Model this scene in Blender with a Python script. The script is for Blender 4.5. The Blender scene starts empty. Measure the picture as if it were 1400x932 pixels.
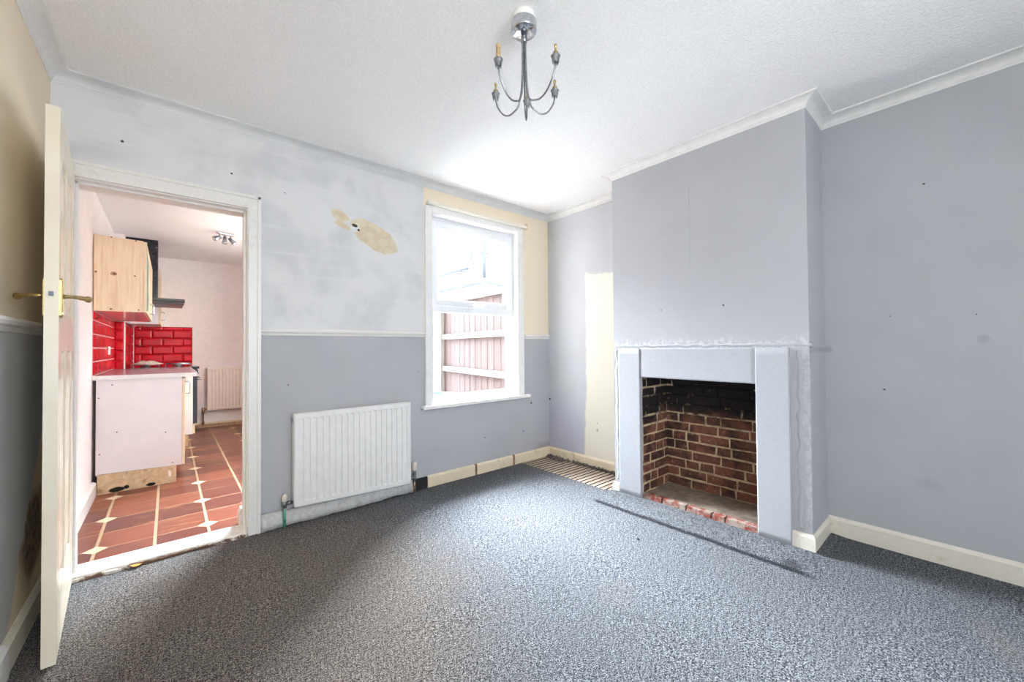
import bpy, bmesh, math, random
from mathutils import Vector, Matrix, noise
random.seed(7)
C = bpy.context.scene.collection
PI = math.pi

# ------------------------------------------------------------------ room dimensions (metres)
D = 3.072          # window / kitchen-door wall
L = -0.465         # left wall
R = 3.192          # alcove wall on the right
BX = 2.814         # front of the chimney breast
BY0, BY1 = 0.616, 1.955
CEIL = 2.64
REAR = -1.45
KY = 7.7           # far wall of the kitchen
KR = 1.40          # right wall of the kitchen
KC = 2.54          # kitchen ceiling
WT = 0.20          # wall thickness at the door

# ------------------------------------------------------------------ mesh helpers
class MB:
    def __init__(s): s.v = []; s.f = []; s.sm = []
    def add(s, vs, fs, smooth=False):
        n = len(s.v); s.v += [tuple(v) for v in vs]
        s.f += [tuple(i + n for i in f) for f in fs]; s.sm += [smooth] * len(fs)
        return s
    def box(s, x0, x1, y0, y1, z0, z1):
        return s.add([(x0,y0,z0),(x1,y0,z0),(x1,y1,z0),(x0,y1,z0),(x0,y0,z1),(x1,y0,z1),(x1,y1,z1),(x0,y1,z1)],
                     [(3,2,1,0),(4,5,6,7),(0,1,5,4),(1,2,6,5),(2,3,7,6),(3,0,4,7)])
    def hexa(s, b, t):
        return s.add(list(b) + list(t), [(3,2,1,0),(4,5,6,7),(0,1,5,4),(1,2,6,5),(2,3,7,6),(3,0,4,7)])
    def ring(s, rings, closed=True, caps=True, smooth=True):
        k = len(rings[0]); vs = [p for r in rings for p in r]; fs = []
        for i in range(len(rings) - 1):
            for j in range(k if closed else k - 1):
                a = i*k + j; b = i*k + (j+1) % k
                fs.append((a, b, b + k, a + k))
        s.add(vs, fs, smooth)
        if caps and closed:
            s.add(rings[0], [tuple(range(k))[::-1]]); s.add(rings[-1], [tuple(range(k))])
        return s
    def tube(s, pts, r, seg=10, caps=True):
        pts = [Vector(p) for p in pts]; rs = r if isinstance(r, (list, tuple)) else [r]*len(pts)
        rings = []; ref = None
        for i, p in enumerate(pts):
            t = (pts[min(i+1, len(pts)-1)] - pts[max(i-1, 0)]).normalized()
            if ref is None:
                ref = Vector((0,0,1)) if abs(t.z) < .9 else Vector((1,0,0))
            a = t.cross(ref).normalized(); b = a.cross(t).normalized(); ref = b
            rings.append([p + (a*math.cos(2*PI*k/seg) + b*math.sin(2*PI*k/seg))*rs[i] for k in range(seg)])
        return s.ring(rings, caps=caps)
    def lathe(s, prof, o=(0,0,0), ax=(0,0,1), seg=24):
        o = Vector(o); ax = Vector(ax).normalized()
        a = ax.orthogonal().normalized(); b = ax.cross(a)
        rings = [[o + ax*h + (a*math.cos(2*PI*k/seg) + b*math.sin(2*PI*k/seg))*max(r, 1e-4) for k in range(seg)] for r, h in prof]
        return s.ring(rings)
    def prism(s, poly, fn, t0, t1, smooth=False):
        """poly: 2-D outline, fn(u, v, t) -> point"""
        k = len(poly); vs = [fn(u, v, t0) for u, v in poly] + [fn(u, v, t1) for u, v in poly]
        s.add(vs, [(i, (i+1) % k, (i+1) % k + k, i + k) for i in range(k)], smooth)
        return s.add(vs, [tuple(range(k))[::-1], tuple(range(k, 2*k))])
    def build(s, name, mat, parent=None, bevel=0, seg=2, loc=None, rz=None, fix=True):
        me = bpy.data.meshes.new(name); me.from_pydata(s.v, [], s.f); me.update()
        for p, q in zip(me.polygons, s.sm): p.use_smooth = q
        bm = bmesh.new(); bm.from_mesh(me)
        bmesh.ops.remove_doubles(bm, verts=bm.verts, dist=1e-5)
        if fix: bmesh.ops.recalc_face_normals(bm, faces=bm.faces)
        bm.to_mesh(me); bm.free()
        me.materials.append(mat)
        o = bpy.data.objects.new(name, me); C.objects.link(o)
        if parent is not None: o.parent = parent
        if loc is not None: o.location = loc
        if rz is not None: o.rotation_euler = (0, 0, rz)
        if bevel:
            m = o.modifiers.new('bevel', 'BEVEL'); m.width = bevel; m.segments = seg; m.limit_method = 'ANGLE'; m.angle_limit = .6
            m.harden_normals = False
        return o

def grid_mb(nu, nv, fn, smooth=True):
    m = MB(); vs = [fn(i/nu, j/nv) for j in range(nv+1) for i in range(nu+1)]
    fs = [(j*(nu+1)+i, j*(nu+1)+i+1, (j+1)*(nu+1)+i+1, (j+1)*(nu+1)+i) for j in range(nv) for i in range(nu)]
    return m.add(vs, fs, smooth)

def empty(name, loc, label=None, cat=None, group=None):
    o = bpy.data.objects.new(name, None); C.objects.link(o); o.location = loc; o.empty_display_size = .1
    if label: tag(o, label, cat, group)
    return o
def tag(o, label, cat, group=None, kind=None):
    o['label'] = label; o['category'] = cat
    if group: o['group'] = group
    if kind: o['kind'] = kind
    return o
def st(o, label=None, cat=None):
    o['kind'] = 'structure'
    if label: o['label'] = label
    if cat: o['category'] = cat
    return o
def wn(x, y, z=0.0, s=1.0): return noise.noise(Vector((x*s, y*s, z*s)))

# ------------------------------------------------------------------ material helpers
class NX:
    """tiny expression graph over shader sockets"""
    def __init__(s, g, sock): s.g = g; s.s = sock
    def _m(s, op, *a, clamp=False):
        n = s.g.nodes.new('ShaderNodeMath'); n.operation = op; n.use_clamp = clamp
        for i, x in enumerate((s,) + a):
            if isinstance(x, NX): s.g.links.new(x.s, n.inputs[i])
            else: n.inputs[i].default_value = float(x)
        return NX(s.g, n.outputs[0])
    def __add__(s, o): return s._m('ADD', o)
    __radd__ = __add__
    def __sub__(s, o): return s._m('SUBTRACT', o)
    def __rsub__(s, o): return (s * -1) + o
    def __mul__(s, o): return s._m('MULTIPLY', o)
    __rmul__ = __mul__
    def __truediv__(s, o): return s._m('DIVIDE', o)
    def abs(s): return s._m('ABSOLUTE')
    def floor(s): return s._m('FLOOR')
    def mod(s, o): return s._m('FLOORED_MODULO', o)
    def min(s, o): return s._m('MINIMUM', o)
    def max(s, o): return s._m('MAXIMUM', o)
    def sqrt(s): return s._m('SQRT')
    def pow(s, o): return s._m('POWER', o)
    def sat(s): return s._m('ADD', 0, clamp=True)
    def step(s, a, b):          # 0 below a, 1 above b (either order)
        n = s.g.nodes.new('ShaderNodeMapRange'); n.clamp = True; n.interpolation_type = 'SMOOTHSTEP'
        if a <= b: fm, fM, tm, tM = a, b, 0, 1
        else: fm, fM, tm, tM = b, a, 1, 0
        s.g.links.new(s.s, n.inputs[0])
        for i, v in zip((1,2,3,4), (fm, fM, tm, tM)): n.inputs[i].default_value = v
        return NX(s.g, n.outputs[0])

class MAT:
    def __init__(s, name, rough=.6, spec=.5, metal=0):
        s.m = bpy.data.materials.new(name); s.m.use_nodes = True; s.g = s.m.node_tree
        s.b = s.g.nodes['Principled BSDF']
        s.b.inputs['Roughness'].default_value = rough; s.b.inputs['Metallic'].default_value = metal
        s.b.inputs['Specular IOR Level'].default_value = spec
        s._pos = None
    def pos(s):
        if s._pos is None:
            n = s.g.nodes.new('ShaderNodeNewGeometry'); s.pv = n.outputs['Position']
            q = s.g.nodes.new('ShaderNodeSeparateXYZ'); s.g.links.new(s.pv, q.inputs[0])
            s._pos = [NX(s.g, q.outputs[i]) for i in range(3)]
        return s._pos
    def objpos(s):
        n = s.g.nodes.new('ShaderNodeTexCoord'); s.pv = n.outputs['Object']
        q = s.g.nodes.new('ShaderNodeSeparateXYZ'); s.g.links.new(s.pv, q.inputs[0])
        s._pos = [NX(s.g, q.outputs[i]) for i in range(3)]
        return s._pos
    def vec(s, x, y, z):
        n = s.g.nodes.new('ShaderNodeCombineXYZ')
        for i, a in enumerate((x, y, z)):
            if isinstance(a, NX): s.g.links.new(a.s, n.inputs[i])
            else: n.inputs[i].default_value = a
        return n.outputs[0]
    def noise(s, scale=5, detail=3, rough=.5, vec=None, dist=0):
        s.pos(); n = s.g.nodes.new('ShaderNodeTexNoise'); n.inputs['Scale'].default_value = scale
        n.inputs['Detail'].default_value = detail; n.inputs['Roughness'].default_value = rough; n.inputs['Distortion'].default_value = dist
        s.g.links.new(vec or s.pv, n.inputs['Vector']); return NX(s.g, n.outputs[0])
    def white(s, vec):
        n = s.g.nodes.new('ShaderNodeTexWhiteNoise'); n.noise_dimensions = '3D'; s.g.links.new(vec, n.inputs[0]); return NX(s.g, n.outputs[0])
    def voro(s, scale, vec=None, feat='F1'):
        s.pos(); n = s.g.nodes.new('ShaderNodeTexVoronoi'); n.feature = feat; n.inputs['Scale'].default_value = scale
        s.g.links.new(vec or s.pv, n.inputs['Vector']); return NX(s.g, n.outputs[0])
    def col(s, c):
        if not isinstance(c, (tuple, list)): return c
        n = s.g.nodes.new('ShaderNodeRGB'); n.outputs[0].default_value = (*c, 1); return n.outputs[0]
    def mix(s, a, b, f):
        n = s.g.nodes.new('ShaderNodeMix'); n.data_type = 'RGBA'
        for i, x in ((6, a), (7, b)):
            if isinstance(x, (tuple, list)): n.inputs[i].default_value = (*x, 1)
            else: s.g.links.new(x, n.inputs[i])
        if isinstance(f, NX): s.g.links.new(f.s, n.inputs[0])
        else: n.inputs[0].default_value = f
        return n.outputs[2]
    def base(s, c):
        if isinstance(c, (tuple, list)): s.b.inputs['Base Color'].default_value = (*c, 1)
        else: s.g.links.new(c, s.b.inputs['Base Color'])
        return s
    def rough(s, r): s.g.links.new(r.s, s.b.inputs['Roughness']); return s
    def bump(s, h, strength=.3, dist=.01):
        n = s.g.nodes.new('ShaderNodeBump'); n.inputs['Strength'].default_value = strength; n.inputs['Distance'].default_value = dist
        s.g.links.new(h.s, n.inputs['Height']); s.g.links.new(n.outputs[0], s.b.inputs['Normal']); return s
    def spots(s, u, v, pts):
        """pts: (u, v, r) -> mask of small round marks"""
        m = None
        for (a, b, r) in pts:
            d = ((u - a).pow(2) + (v - b).pow(2)).sqrt().step(r*1.25, r*.75)
            m = d if m is None else m.max(d)
        return m
    def ell(s, u, v, c, r, rot, wob, soft=.12):
        ca, sa = math.cos(rot), math.sin(rot)
        du, dv = u - c[0], v - c[1]
        a = (du*ca + dv*sa) / r[0]; b = (dv*ca - du*sa) / r[1]
        d = (a*a + b*b).sqrt() + wob
        return d.step(1 + soft, 1 - soft)

def plain(name, c, rough=.5, metal=0, spec=.5, var=.06, scale=18, bump=0, bscale=60):
    m = MAT(name, rough, spec, metal); n = m.noise(scale, 4)
    m.base(m.mix(tuple(x*(1-var) for x in c), tuple(min(1, x*(1+var)) for x in c), n.step(.3, .7)))
    if bump: m.bump(m.noise(bscale, 3), bump, .004)
    return m.m

GREY = (.425, .43, .45)
M = {}
M['gloss_white'] = plain('white_gloss_paint', (.82,.81,.79), .3, var=.03)
M['upvc'] = plain('white_upvc', (.84,.86,.88), .25, var=.02)
M['cream_trim'] = None
def dirty_trim(name, c, dirt, amt=.5, rough=.45):
    m = MAT(name, rough); n = m.noise(9, 6, .65); n2 = m.noise(60, 3)
    c0 = m.mix(c, tuple(x*.95 for x in c), n2.step(.4, .7))
    m.base(m.mix(c0, dirt, (n.step(.58, .75) * amt))); m.bump(m.noise(22, 3), .06, .002); return m.m
M['cream_trim'] = dirty_trim('cream_skirting_paint', (.74,.70,.60), (.40,.30,.20), .45)
M['yellow_trim'] = dirty_trim('yellowed_skirting_paint', (.76,.66,.48), (.35,.22,.12), .6)
M['white_trim'] = dirty_trim('white_trim_paint', (.78,.76,.73), (.45,.40,.34), .3, .35)
M['kitchen_white'] = plain('kitchen_white_emulsion', (.84,.79,.77), .7, var=.03)
M['chrome'] = plain('chrome', (.62,.64,.67), .12, 1, var=.1, scale=40)
M['dull_steel'] = plain('dull_steel', (.30,.31,.33), .28, 1, var=.2, scale=60)
M['brass'] = plain('worn_brass', (.45,.33,.14), .38, 1, var=.25, scale=70)
M['black'] = plain('black_enamel', (.012,.013,.016), .25, var=.3)
M['black_glass'] = plain('black_glass', (.015,.016,.02), .08, var=.1)
M['white_plastic'] = plain('white_plastic', (.80,.79,.76), .4, var=.03)
M['old_plastic'] = plain('aged_white_plastic', (.72,.66,.55), .45, var=.1)
M['card_tube'] = plain('browned_candle_sleeve', (.50,.34,.17), .7, var=.3, scale=50)
M['rad_white'] = plain('radiator_enamel', (.78,.77,.75), .33, var=.03)
M['rad_warm'] = plain('cream_radiator_enamel', (.84,.74,.66), .35, var=.03)
M['carcass'] = plain('white_melamine', (.78,.75,.75), .4, var=.02, scale=8)
M['cream_edge'] = plain('cream_edging', (.78,.63,.43), .5, var=.06)
M['copper'] = plain('dull_copper_pipe', (.36,.22,.13), .4, .7, var=.3, scale=40)
M['slate'] = plain('slate_grey_plastic', (.16,.20,.25), .5, var=.2)
M['hood'] = plain('brushed_dark_steel', (.05,.048,.047), .35, .3, var=.15)

# -- wall paints
def wall_paint(name, c, marks=None, axes=(1,2), extra=None, rough=.75):
    m = MAT(name, rough, .3); P = m.pos(); u, v = P[axes[0]], P[axes[1]]
    n = m.noise(2.2, 5, .6); f = m.noise(240, 2)
    cc = m.mix(c, tuple(x*.94 for x in c), n.step(.38, .72))
    sm = m.noise(5.5, 6, .7)
    cc = m.mix(cc, tuple(x*.8 for x in c), sm.step(.66, .80) * .22)
    if extra: cc = extra(m, u, v, cc)
    if marks: cc = m.mix(cc, (.05,.04,.035), m.spots(u, v, marks))
    m.base(cc); m.bump(f*.35 + m.noise(28, 3)*.65, .25, .004)
    return m
def grey_extra(m, u, v, c):
    x = m.pos()[0]; fr = x.step(BX+.03, BX+.01); n = m.noise(32, 5, .7); n3 = m.noise(7, 4, .6)
    flake = v.step(1.175, 1.185) * (v + (n3-.5)*.12).step(1.26, 1.21) * n.step(.47, .56) * fr
    edge = (u + (n3-.5)*.08).step(.665, .64) * n.step(.45, .55) * fr * v.step(1.3, 1.2) * .6
    c = m.mix(c, (.58,.58,.60), flake.max(edge)*.8)
    crack = ((u - 1.306).abs() + (n-.5)*.008).step(.004, .001) * v.step(1.75, 1.8) * v.step(2.35, 2.3) * fr
    c = m.mix(c, (.28,.28,.32), crack*.5)
    hook = m.ell(u, v, (.60,1.165), (.02,.02), 0, (n-.5)*1.2, .3) * (1 - fr)
    return m.mix(c, (.25,.24,.24), hook*.5)
M['grey_wall'] = wall_paint('grey_wall_paint', GREY, [(.16,2.092,.005),(1.084,1.467,.006),(1.528,1.466,.004),(.34,.93,.005),(-.02,1.35,.003),(.31,1.36,.003)],
    extra=lambda m, u, v, c: m.mix(grey_extra(m, u, v, c), (.25,.25,.27), (m.ell(u, v, (.17,.42), (.05,.03), 0, m.noise(9)*.5-.25, .7)*.22).max(m.ell(u, v, (-.04,1.22), (.02,.02), 0, m.noise(20)*.5-.25, .5)*.4))).m

def back_extra(m, x, z, c):
    nz = m.noise(11, 5, .6) - .5; big = m.noise(2.6, 4, .6, dist=.4)
    pale = m.mix((.70,.70,.705), (.60,.605,.615), big.step(.42, .66))
    streak = m.noise(3, 4, .6, vec=m.vec(x*.5, 0.0, z*6))
    pale = m.mix(pale, (.74,.74,.74), streak.step(.5, .7)*.5)
    up = z.step(1.30, 1.305)
    c = m.mix(c, pale, up)
    cream = (.80,.70,.54)
    cm = (x + nz*.02).step(1.655, 1.665) * up
    c = m.mix(c, cream, cm)
    p1 = m.ell(x, z, (1.235,2.075), (.205,.098), -.42, nz*.55, .05)
    p1 = p1 * (x + nz*.03).step(1.435, 1.415)
    p2 = m.ell(x, z, (.965,2.195), (.065,.036), -.30, nz*.9, .08)
    p3 = m.ell(x, z, (.985,2.12), (.055,.022), -.35, nz*1.6, .08)
    pm = p1.max(p2).max(p3)
    c = m.mix(c, m.mix((.62,.50,.33), (.68,.60,.42), m.noise(14, 4).step(.4, .6)), pm*.9)
    wm = m.ell(x, z, (1.075,2.115), (.035,.03), .2, nz*1.2, .15)
    c = m.mix(c, (.72,.72,.72), wm)
    c = m.mix(c, (.06,.04,.03), m.ell(x, z, (1.073,2.137), (.020,.011), -.2, nz*1.1, .12).max(m.ell(x, z, (1.103,2.107), (.009,.009), 0, nz*1.2, .12)))
    # dirty marks near the floor by the corner
    c = m.mix(c, (.22,.19,.15), ((z + nz*.08).step(.20, .12) * x.step(2.9, 3.1)) * .5)
    return c
M['back_wall'] = wall_paint('patched_back_wall_paint', (.44,.445,.465),
    [(-.20,2.36,.007),(.30,2.32,.006),(.60,2.27,.004),(1.60,.99,.004),(2.92,.60,.010),(2.80,.32,.007),(2.30,.33,.006),(.62,.95,.004)], axes=(0,2), extra=back_extra).m

def alcove_extra(m, y, z, c):
    nz = m.noise(9, 5, .6) - .5
    lav = m.ell(y, z, (2.88,.32), (.28,.30), 0, nz*.5, .5)
    c = m.mix(c, (.45,.44,.58), lav*.5)
    edge = y + nz*.05 + z.step(.9, .2)*-.03
    cm = (edge.step(2.56, 2.53)).max((y + nz*.12).step(2.64, 2.60) * z.step(.95, 1.05)*0)
    cm = cm * (z + nz*.10 + (y-2.4)*-.1).step(1.93, 1.90)
    c = m.mix(c, (.80,.76,.66), cm)
    c = m.mix(c, (.45,.36,.22), m.spots(y, z, [(2.42,.37,.014),(2.42,.44,.008)])*.8)
    return c
M['alcove_wall'] = wall_paint('alcove_wall_paint', (.52,.53,.55), [(3.06,.62,.012)], axes=(1,2), extra=alcove_extra).m

def left_extra(m, y, z, c):
    nz = m.noise(7, 6, .6) - .5
    up = z.step(1.29, 1.295)
    c = m.mix(c, (.80,.70,.53), up)
    # peeled damp patch behind the door
    prof = (y - 2.42)*1.25 + .05
    d = (z - prof) + nz*.22
    pm = d.step(.10, .06) * y.step(2.40, 2.47) * z.step(.09, .10)
    c = m.mix(c, (.74,.64,.47), pm)
    dk = m.ell(y, z, (2.82,.38), (.20,.17), .5, nz*1.2, .35)
    c = m.mix(c, m.mix((.10,.065,.04), (.28,.20,.12), m.noise(24, 5).step(.4, .6)), dk*pm*.9)
    return c
M['left_wall'] = wall_paint('left_wall_paint', (.54,.54,.545), None, axes=(1,2), extra=left_extra).m

def ceiling_mat(name, c, st_=.5, sc=95):
    m = MAT(name, .85, .2); n = m.noise(sc, 3, .6); v = m.voro(sc*.8)
    m.base(m.mix(c, tuple(x*.93 for x in c), n.step(.35, .65))); m.bump(n*.6 + v*.4, st_, .008); return m.m
M['ceiling'] = ceiling_mat('stippled_ceiling_paint', (.90,.89,.885))
M['kit_ceiling'] = ceiling_mat('kitchen_ceiling_paint', (.84,.80,.78), .1)
M['cornice'] = plain('cornice_white', (.74,.73,.71), .6, var=.04)
M['cornice_wall'] = plain('cornice_painted_with_wall', (.66,.665,.67), .6, var=.06, scale=4)

def carpet():
    m = MAT('grey_flecked_carpet', 1.0, .1); x, y, z = m.pos()
    st1 = m.noise(290, 2, .8, vec=m.vec(x*1.0, y*.7, z))
    st2 = m.noise(125, 4, .8)
    big = m.noise(1.5, 4, .55)
    st3 = m.noise(62, 3, .75)
    fl = (st1*.50 + st2*.34 + st3*.16)
    c = m.mix((.008,.009,.012), (.37,.385,.41), fl.step(.44, .64))
    c = m.mix(c, (.075,.078,.082), big.step(.42, .70)*.15)
    wob = m.noise(6, 4) - .5
    # dark line where the carpet folds over the hearth edge
    ln = ((x + wob*.02) - 2.508).abs().step(.028, .006) * y.step(1.98, 1.90) * y.step(.50, .62)
    c = m.mix(c, (.010,.010,.013), ln*.85)
    c = m.mix(c, (.02,.02,.022), m.ell(x, y, (2.56,.66), (.05,.05), 0, wob, .6)*.6)
    c = m.mix(c, (.26,.19,.12), m.ell(x, y, (2.52,-.06), (.13,.05), .3, wob*1.5, .8)*.10)
    c = m.mix(c, (.22,.16,.11), m.ell(x, y, (1.65,1.15), (.09,.07), 0, wob*1.5, .9)*.07)
    # warmer light on the carpet near the kitchen door, put into the colour
    warm_light = m.ell(x, y, (.30,1.95), (.85,1.15), -.3, wob*.5, .45)
    c = m.mix(c, m.mix((.020,.017,.015), (.42,.36,.31), fl.step(.44, .64)), warm_light*.9)
    m.base(c); m.bump(fl, .5, .006)
    return m.m
M['carpet'] = carpet()

def quarry():
    m = MAT('terracotta_floor_tiles', .32, .3); x, y, z = m.pos()
    px, py = .268, .280
    u = (x + .33)/px; v = (y - 3.455)/py
    iu = u.floor(); iv = v.floor()
    h = m.white(m.vec(iu, iv, .5)); h2 = m.white(m.vec(iu, iv, 3.5))
    mot = m.noise(5, 5, .6, vec=m.vec(x + h*7, y*3, h2*9))
    c = m.mix((.115,.030,.020), (.23,.066,.034), h.step(.1, .95))
    c = m.mix(c, (.10,.040,.036), mot.step(.48, .72)*.65)
    c = m.mix(c, (.36,.165,.065), (mot.step(.45, .28) * h2.step(.4, .9))*.7)
    du = ((u + .5).floor() - u).abs()*px; dv = ((v + .5).floor() - v).abs()*py
    g = du.min(1.0).step(.0095, .0065).max(dv.step(.0050, .0028))
    uu = (u/2 + .5).floor(); vv = (v/2 + .5).floor()
    dd = (u/2 - uu).abs()*(2*px) + (v/2 - vv).abs()*(2*py)
    dm = dd.step(.060, .055)
    c = m.mix(c, (.40,.29,.18), g)
    c = m.mix(c, (.62,.50,.34), dm)
    m.base(c); m.rough((g.max(dm))*.3 + .26 + mot*.1)
    m.bump(g*-1.0 + mot*.1, .35, .004)
    return m.m
M['quarry'] = quarry()

def red_tile():
    m = MAT('glossy_red_glaze', .22, .14); x, y, z = m.pos()
    n = m.noise(7, 2); m.base(m.mix((.42,.002,.008), (.55,.004,.014), n.step(.3, .7))); m.bump(m.noise(14, 2), .06, .01); return m.m
M['red_tile'] = red_tile()
M['red_grout'] = plain('red_grout', (.20,.006,.012), .8, var=.2)
M['pale_grout'] = plain('pale_pink_grout', (.62,.32,.31), .8, var=.2)

def pine():
    m = MAT('pine_board', .45, .4); x, y, z = m.pos()
    g = m.noise(3.2, 5, .6, vec=m.vec(x*14, y*14, z*.9), dist=.4)
    c = m.mix((.82,.65,.45), (.70,.48,.28), g.step(.45, .66)*.7)
    w = m.noise(40, 3) - .5
    k = m.ell(x, z, (-.355,1.845), (.020,.017), .2, w*.9, .2)
    k2 = m.spots(x, z, [(-.225,1.838,.006),(-.46,1.85,.007),(-.37,1.545,.008),(-.20,1.545,.006),(-.37,2.155,.006),(-.22,2.145,.006)])
    c = m.mix(c, (.36,.16,.06), k*.9); c = m.mix(c, (.12,.05,.03), m.ell(x, z, (-.350,1.845), (.008,.007), 0, w, .3).max(k2))
    m.base(c); return m.m
M['pine'] = pine()

def chip():
    m = MAT('swollen_chipboard', .85, .2); x, y, z = m.pos()
    n = m.noise(26, 6, .7); b = m.noise(9, 5, .65)
    c = m.mix((.56,.40,.23), (.70,.55,.35), n.step(.35, .65)); c = m.mix(c, (.26,.15,.08), b.step(.56, .72)*.75)
    c = m.mix(c, (.9,.86,.78), m.ell(x, z, (.01,.085), (.010,.030), .1, n*.4-.2, .2))
    c = m.mix(c, (.015,.012,.01), m.ell(x, z, (-.33,.022), (.05,.020), 0, n*.6-.3, .15).max(m.ell(x, z, (-.27,.03), (.018,.016), 0, n*.6-.3, .15)).max(m.ell(x, z, (-.115,.016), (.030,.014), 0, n*.6-.3, .15)))
    m.base(c); m.bump(n, .5, .006); return m.m
M['chip'] = chip()
M['worktop'] = plain('grey_worktop_laminate', (.30,.27,.29), .22, var=.15, scale=30)

def brick():
    m = MAT('sooted_brick', .85, .25); x, y, z = m.pos()
    at = m.g.nodes.new('ShaderNodeAttribute'); at.attribute_name = 'tint'; t = NX(m.g, at.outputs['Fac'])
    n = m.noise(22, 6, .7); b = m.noise(4, 6, .7)
    c = m.mix((.10,.040,.027), (.27,.105,.066), t)
    c = m.mix(c, (.09,.045,.035), n.step(.42, .70)*.7)
    c = m.mix(c, (.50,.38,.26), m.noise(34, 5, .7).step(.58, .70)*.6)
    soot = ((z + (b-.5)*.45) + (x.step(3.20, 2.9))*.08).step(.54, .72)
    low = ((b).step(.48, .60)) * .75
    c = m.mix(c, (.020,.016,.017), soot.max(low))
    pal = m.noise(30, 4).step(.66, .72) * .5
    c = m.mix(c, (.30,.24,.18), pal)
    m.base(c); m.bump(n, .8, .008); return m.m
M['brick'] = brick()
def mortar():
    m = MAT('lime_mortar', .95, .1); x, y, z = m.pos(); n = m.noise(18, 6, .7); b = m.noise(5, 5, .65)
    c = m.mix((.62,.48,.30), (.36,.27,.17), n.step(.4, .65))
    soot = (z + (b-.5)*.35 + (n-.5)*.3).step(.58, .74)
    soot_gap = m.ell(y, z, (1.69,.87), (.035,.075), 0, (n-.5)*1.3, .3).max(m.ell(y, z, (.99,.87), (.04,.06), 0, (n-.5)*1.3, .3))  # mortar spots that the soot mask leaves out
    c = m.mix(c, (.020,.016,.016), (soot - soot_gap).sat()); m.base(c); m.bump(n, .8, .01); return m.m
M['mortar'] = mortar()
def hearth_m():
    m = MAT('dusty_hearth_cement', .9, .2); n = m.noise(14, 6, .7); b = m.noise(5, 4)
    c = m.mix((.20,.155,.12), (.30,.25,.20), n.step(.35, .65)); c = m.mix(c, (.07,.05,.04), b.step(.52, .7)*.6)
    m.base(c); m.bump(n, .5, .008); return m.m
M['hearth'] = hearth_m()
def edge_brick():
    m = MAT('whitewashed_red_brick', .85, .2); x, y, z = m.pos(); n = m.noise(16, 6, .7)
    c = m.mix((.21,.050,.034), (.29,.235,.20), n.step(.42, .58)); c = m.mix(c, (.14,.06,.04), m.noise(26, 5, .7).step(.58, .70)*.8)
    m.base(c); m.bump(n, .7, .01); return m.m
M['edge_brick'] = edge_brick()
def rough_plaster(name, c, dirt=(.20,.18,.16), amt=.5, thr=(.56,.70), bs=.6):
    m = MAT(name, .85, .2); n = m.noise(10, 6, .7); q = m.noise(38, 5, .7)
    cc = m.mix(c, tuple(v*(.80 if bs > .3 else .95) for v in c), q.step(.4, .65)); cc = m.mix(cc, dirt, n.step(*thr)*amt)
    m.base(cc); m.bump(q*.6 + n*.4, bs, .008); return m.m
M['plaster'] = rough_plaster('flaking_painted_plaster', (.60,.595,.585))
M['surround'] = rough_plaster('painted_surround_board', (.425,.435,.46), (.36,.36,.38), .25, bs=.2)
M['dark_hole'] = plain('gap_and_hole_black', (.016,.015,.016), .6, var=.4)  # black for the skirting gap and the screw holes
M['threshold'] = rough_plaster('chipped_white_threshold', (.80,.77,.72), (.30,.22,.16), .5, (.66,.72))
M['broken_edge'] = rough_plaster('broken_floor_edge', (.12,.07,.05), (.60,.56,.50), .9, (.50,.60))

def rug():
    m = MAT('striped_woven_rug', .9, .1); x, y, z = m.pos()
    w = m.noise(5, 3) - .5
    p = (y + w*.012)/.052
    fr = p.mod(1.0); h = m.white(m.vec(p.floor(), 0.0, 0.0))
    c = m.mix((.40,.31,.24), (.58,.49,.41), h)
    c = m.mix(c, (.028,.018,.016), fr.step(.60, .70).max(fr.step(.34, .38)*fr.step(.50, .46)*h.step(.35,.4)))
    c = m.mix(c, (.20,.09,.06), m.noise(9, 5).step(.58, .7)*.5)
    m.base(c); m.bump(fr.step(.0, .2), .3, .004); return m.m
M['rug'] = rug()
M['fringe'] = plain('dusty_rug_fringe', (.15,.125,.115), 1, var=.5, scale=90)

def glass():
    m = bpy.data.materials.new('window_glass'); m.use_nodes = True; g = m.node_tree; g.nodes.clear()
    o = g.nodes.new('ShaderNodeOutputMaterial'); t = g.nodes.new('ShaderNodeBsdfTransparent'); r = g.nodes.new('ShaderNodeBsdfGlossy')
    t.inputs[0].default_value = (.97,.985,1,1); r.inputs['Roughness'].default_value = .02
    lw = g.nodes.new('ShaderNodeLayerWeight'); lw.inputs[0].default_value = .5
    f = NX(g, lw.outputs['Facing']).pow(4.0) * .5 + .03; x = g.nodes.new('ShaderNodeMixShader')
    g.links.new(f.s, x.inputs[0]); g.links.new(t.outputs[0], x.inputs[1]); g.links.new(r.outputs[0], x.inputs[2]); g.links.new(x.outputs[0], o.inputs[0])
    return m
M['glass'] = glass()
def fence_m():
    m = MAT('weathered_fence_wood', .85, .2); x, y, z = m.pos()
    b = m.white(m.vec((y/.105).floor(), 0.0, 0.0)); n = m.noise(3, 5, .6, vec=m.vec(x*8, y*8, z*.8)); k = m.noise(9, 5, .7)
    c = m.mix((.042,.026,.024), (.056,.038,.034), b); c = m.mix(c, (.026,.015,.015), n.step(.48, .70)*.6)
    c = m.mix(c, (.026,.018,.020), k.step(.62, .72)*.6); m.base(c); return m.m
M['fence'] = fence_m()
M['fence_rail'] = plain('pale_fence_rail', (.10,.092,.078), .8, var=.1)
M['yard'] = plain('pale_concrete_yard', (.55,.53,.50), .9, var=.1, scale=3)
M['render'] = plain('white_rendered_house_wall', (.80,.81,.82), .9, var=.03)
M['pipe_grey'] = plain('grey_soil_pipe', (.040,.048,.065), .5, var=.1)
M['roof_sheet'] = plain('pale_green_roof_sheet', (.24,.27,.26), .7, var=.08)
M['blue'] = plain('blue_plastic', (.03,.09,.18), .5, var=.2)
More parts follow.
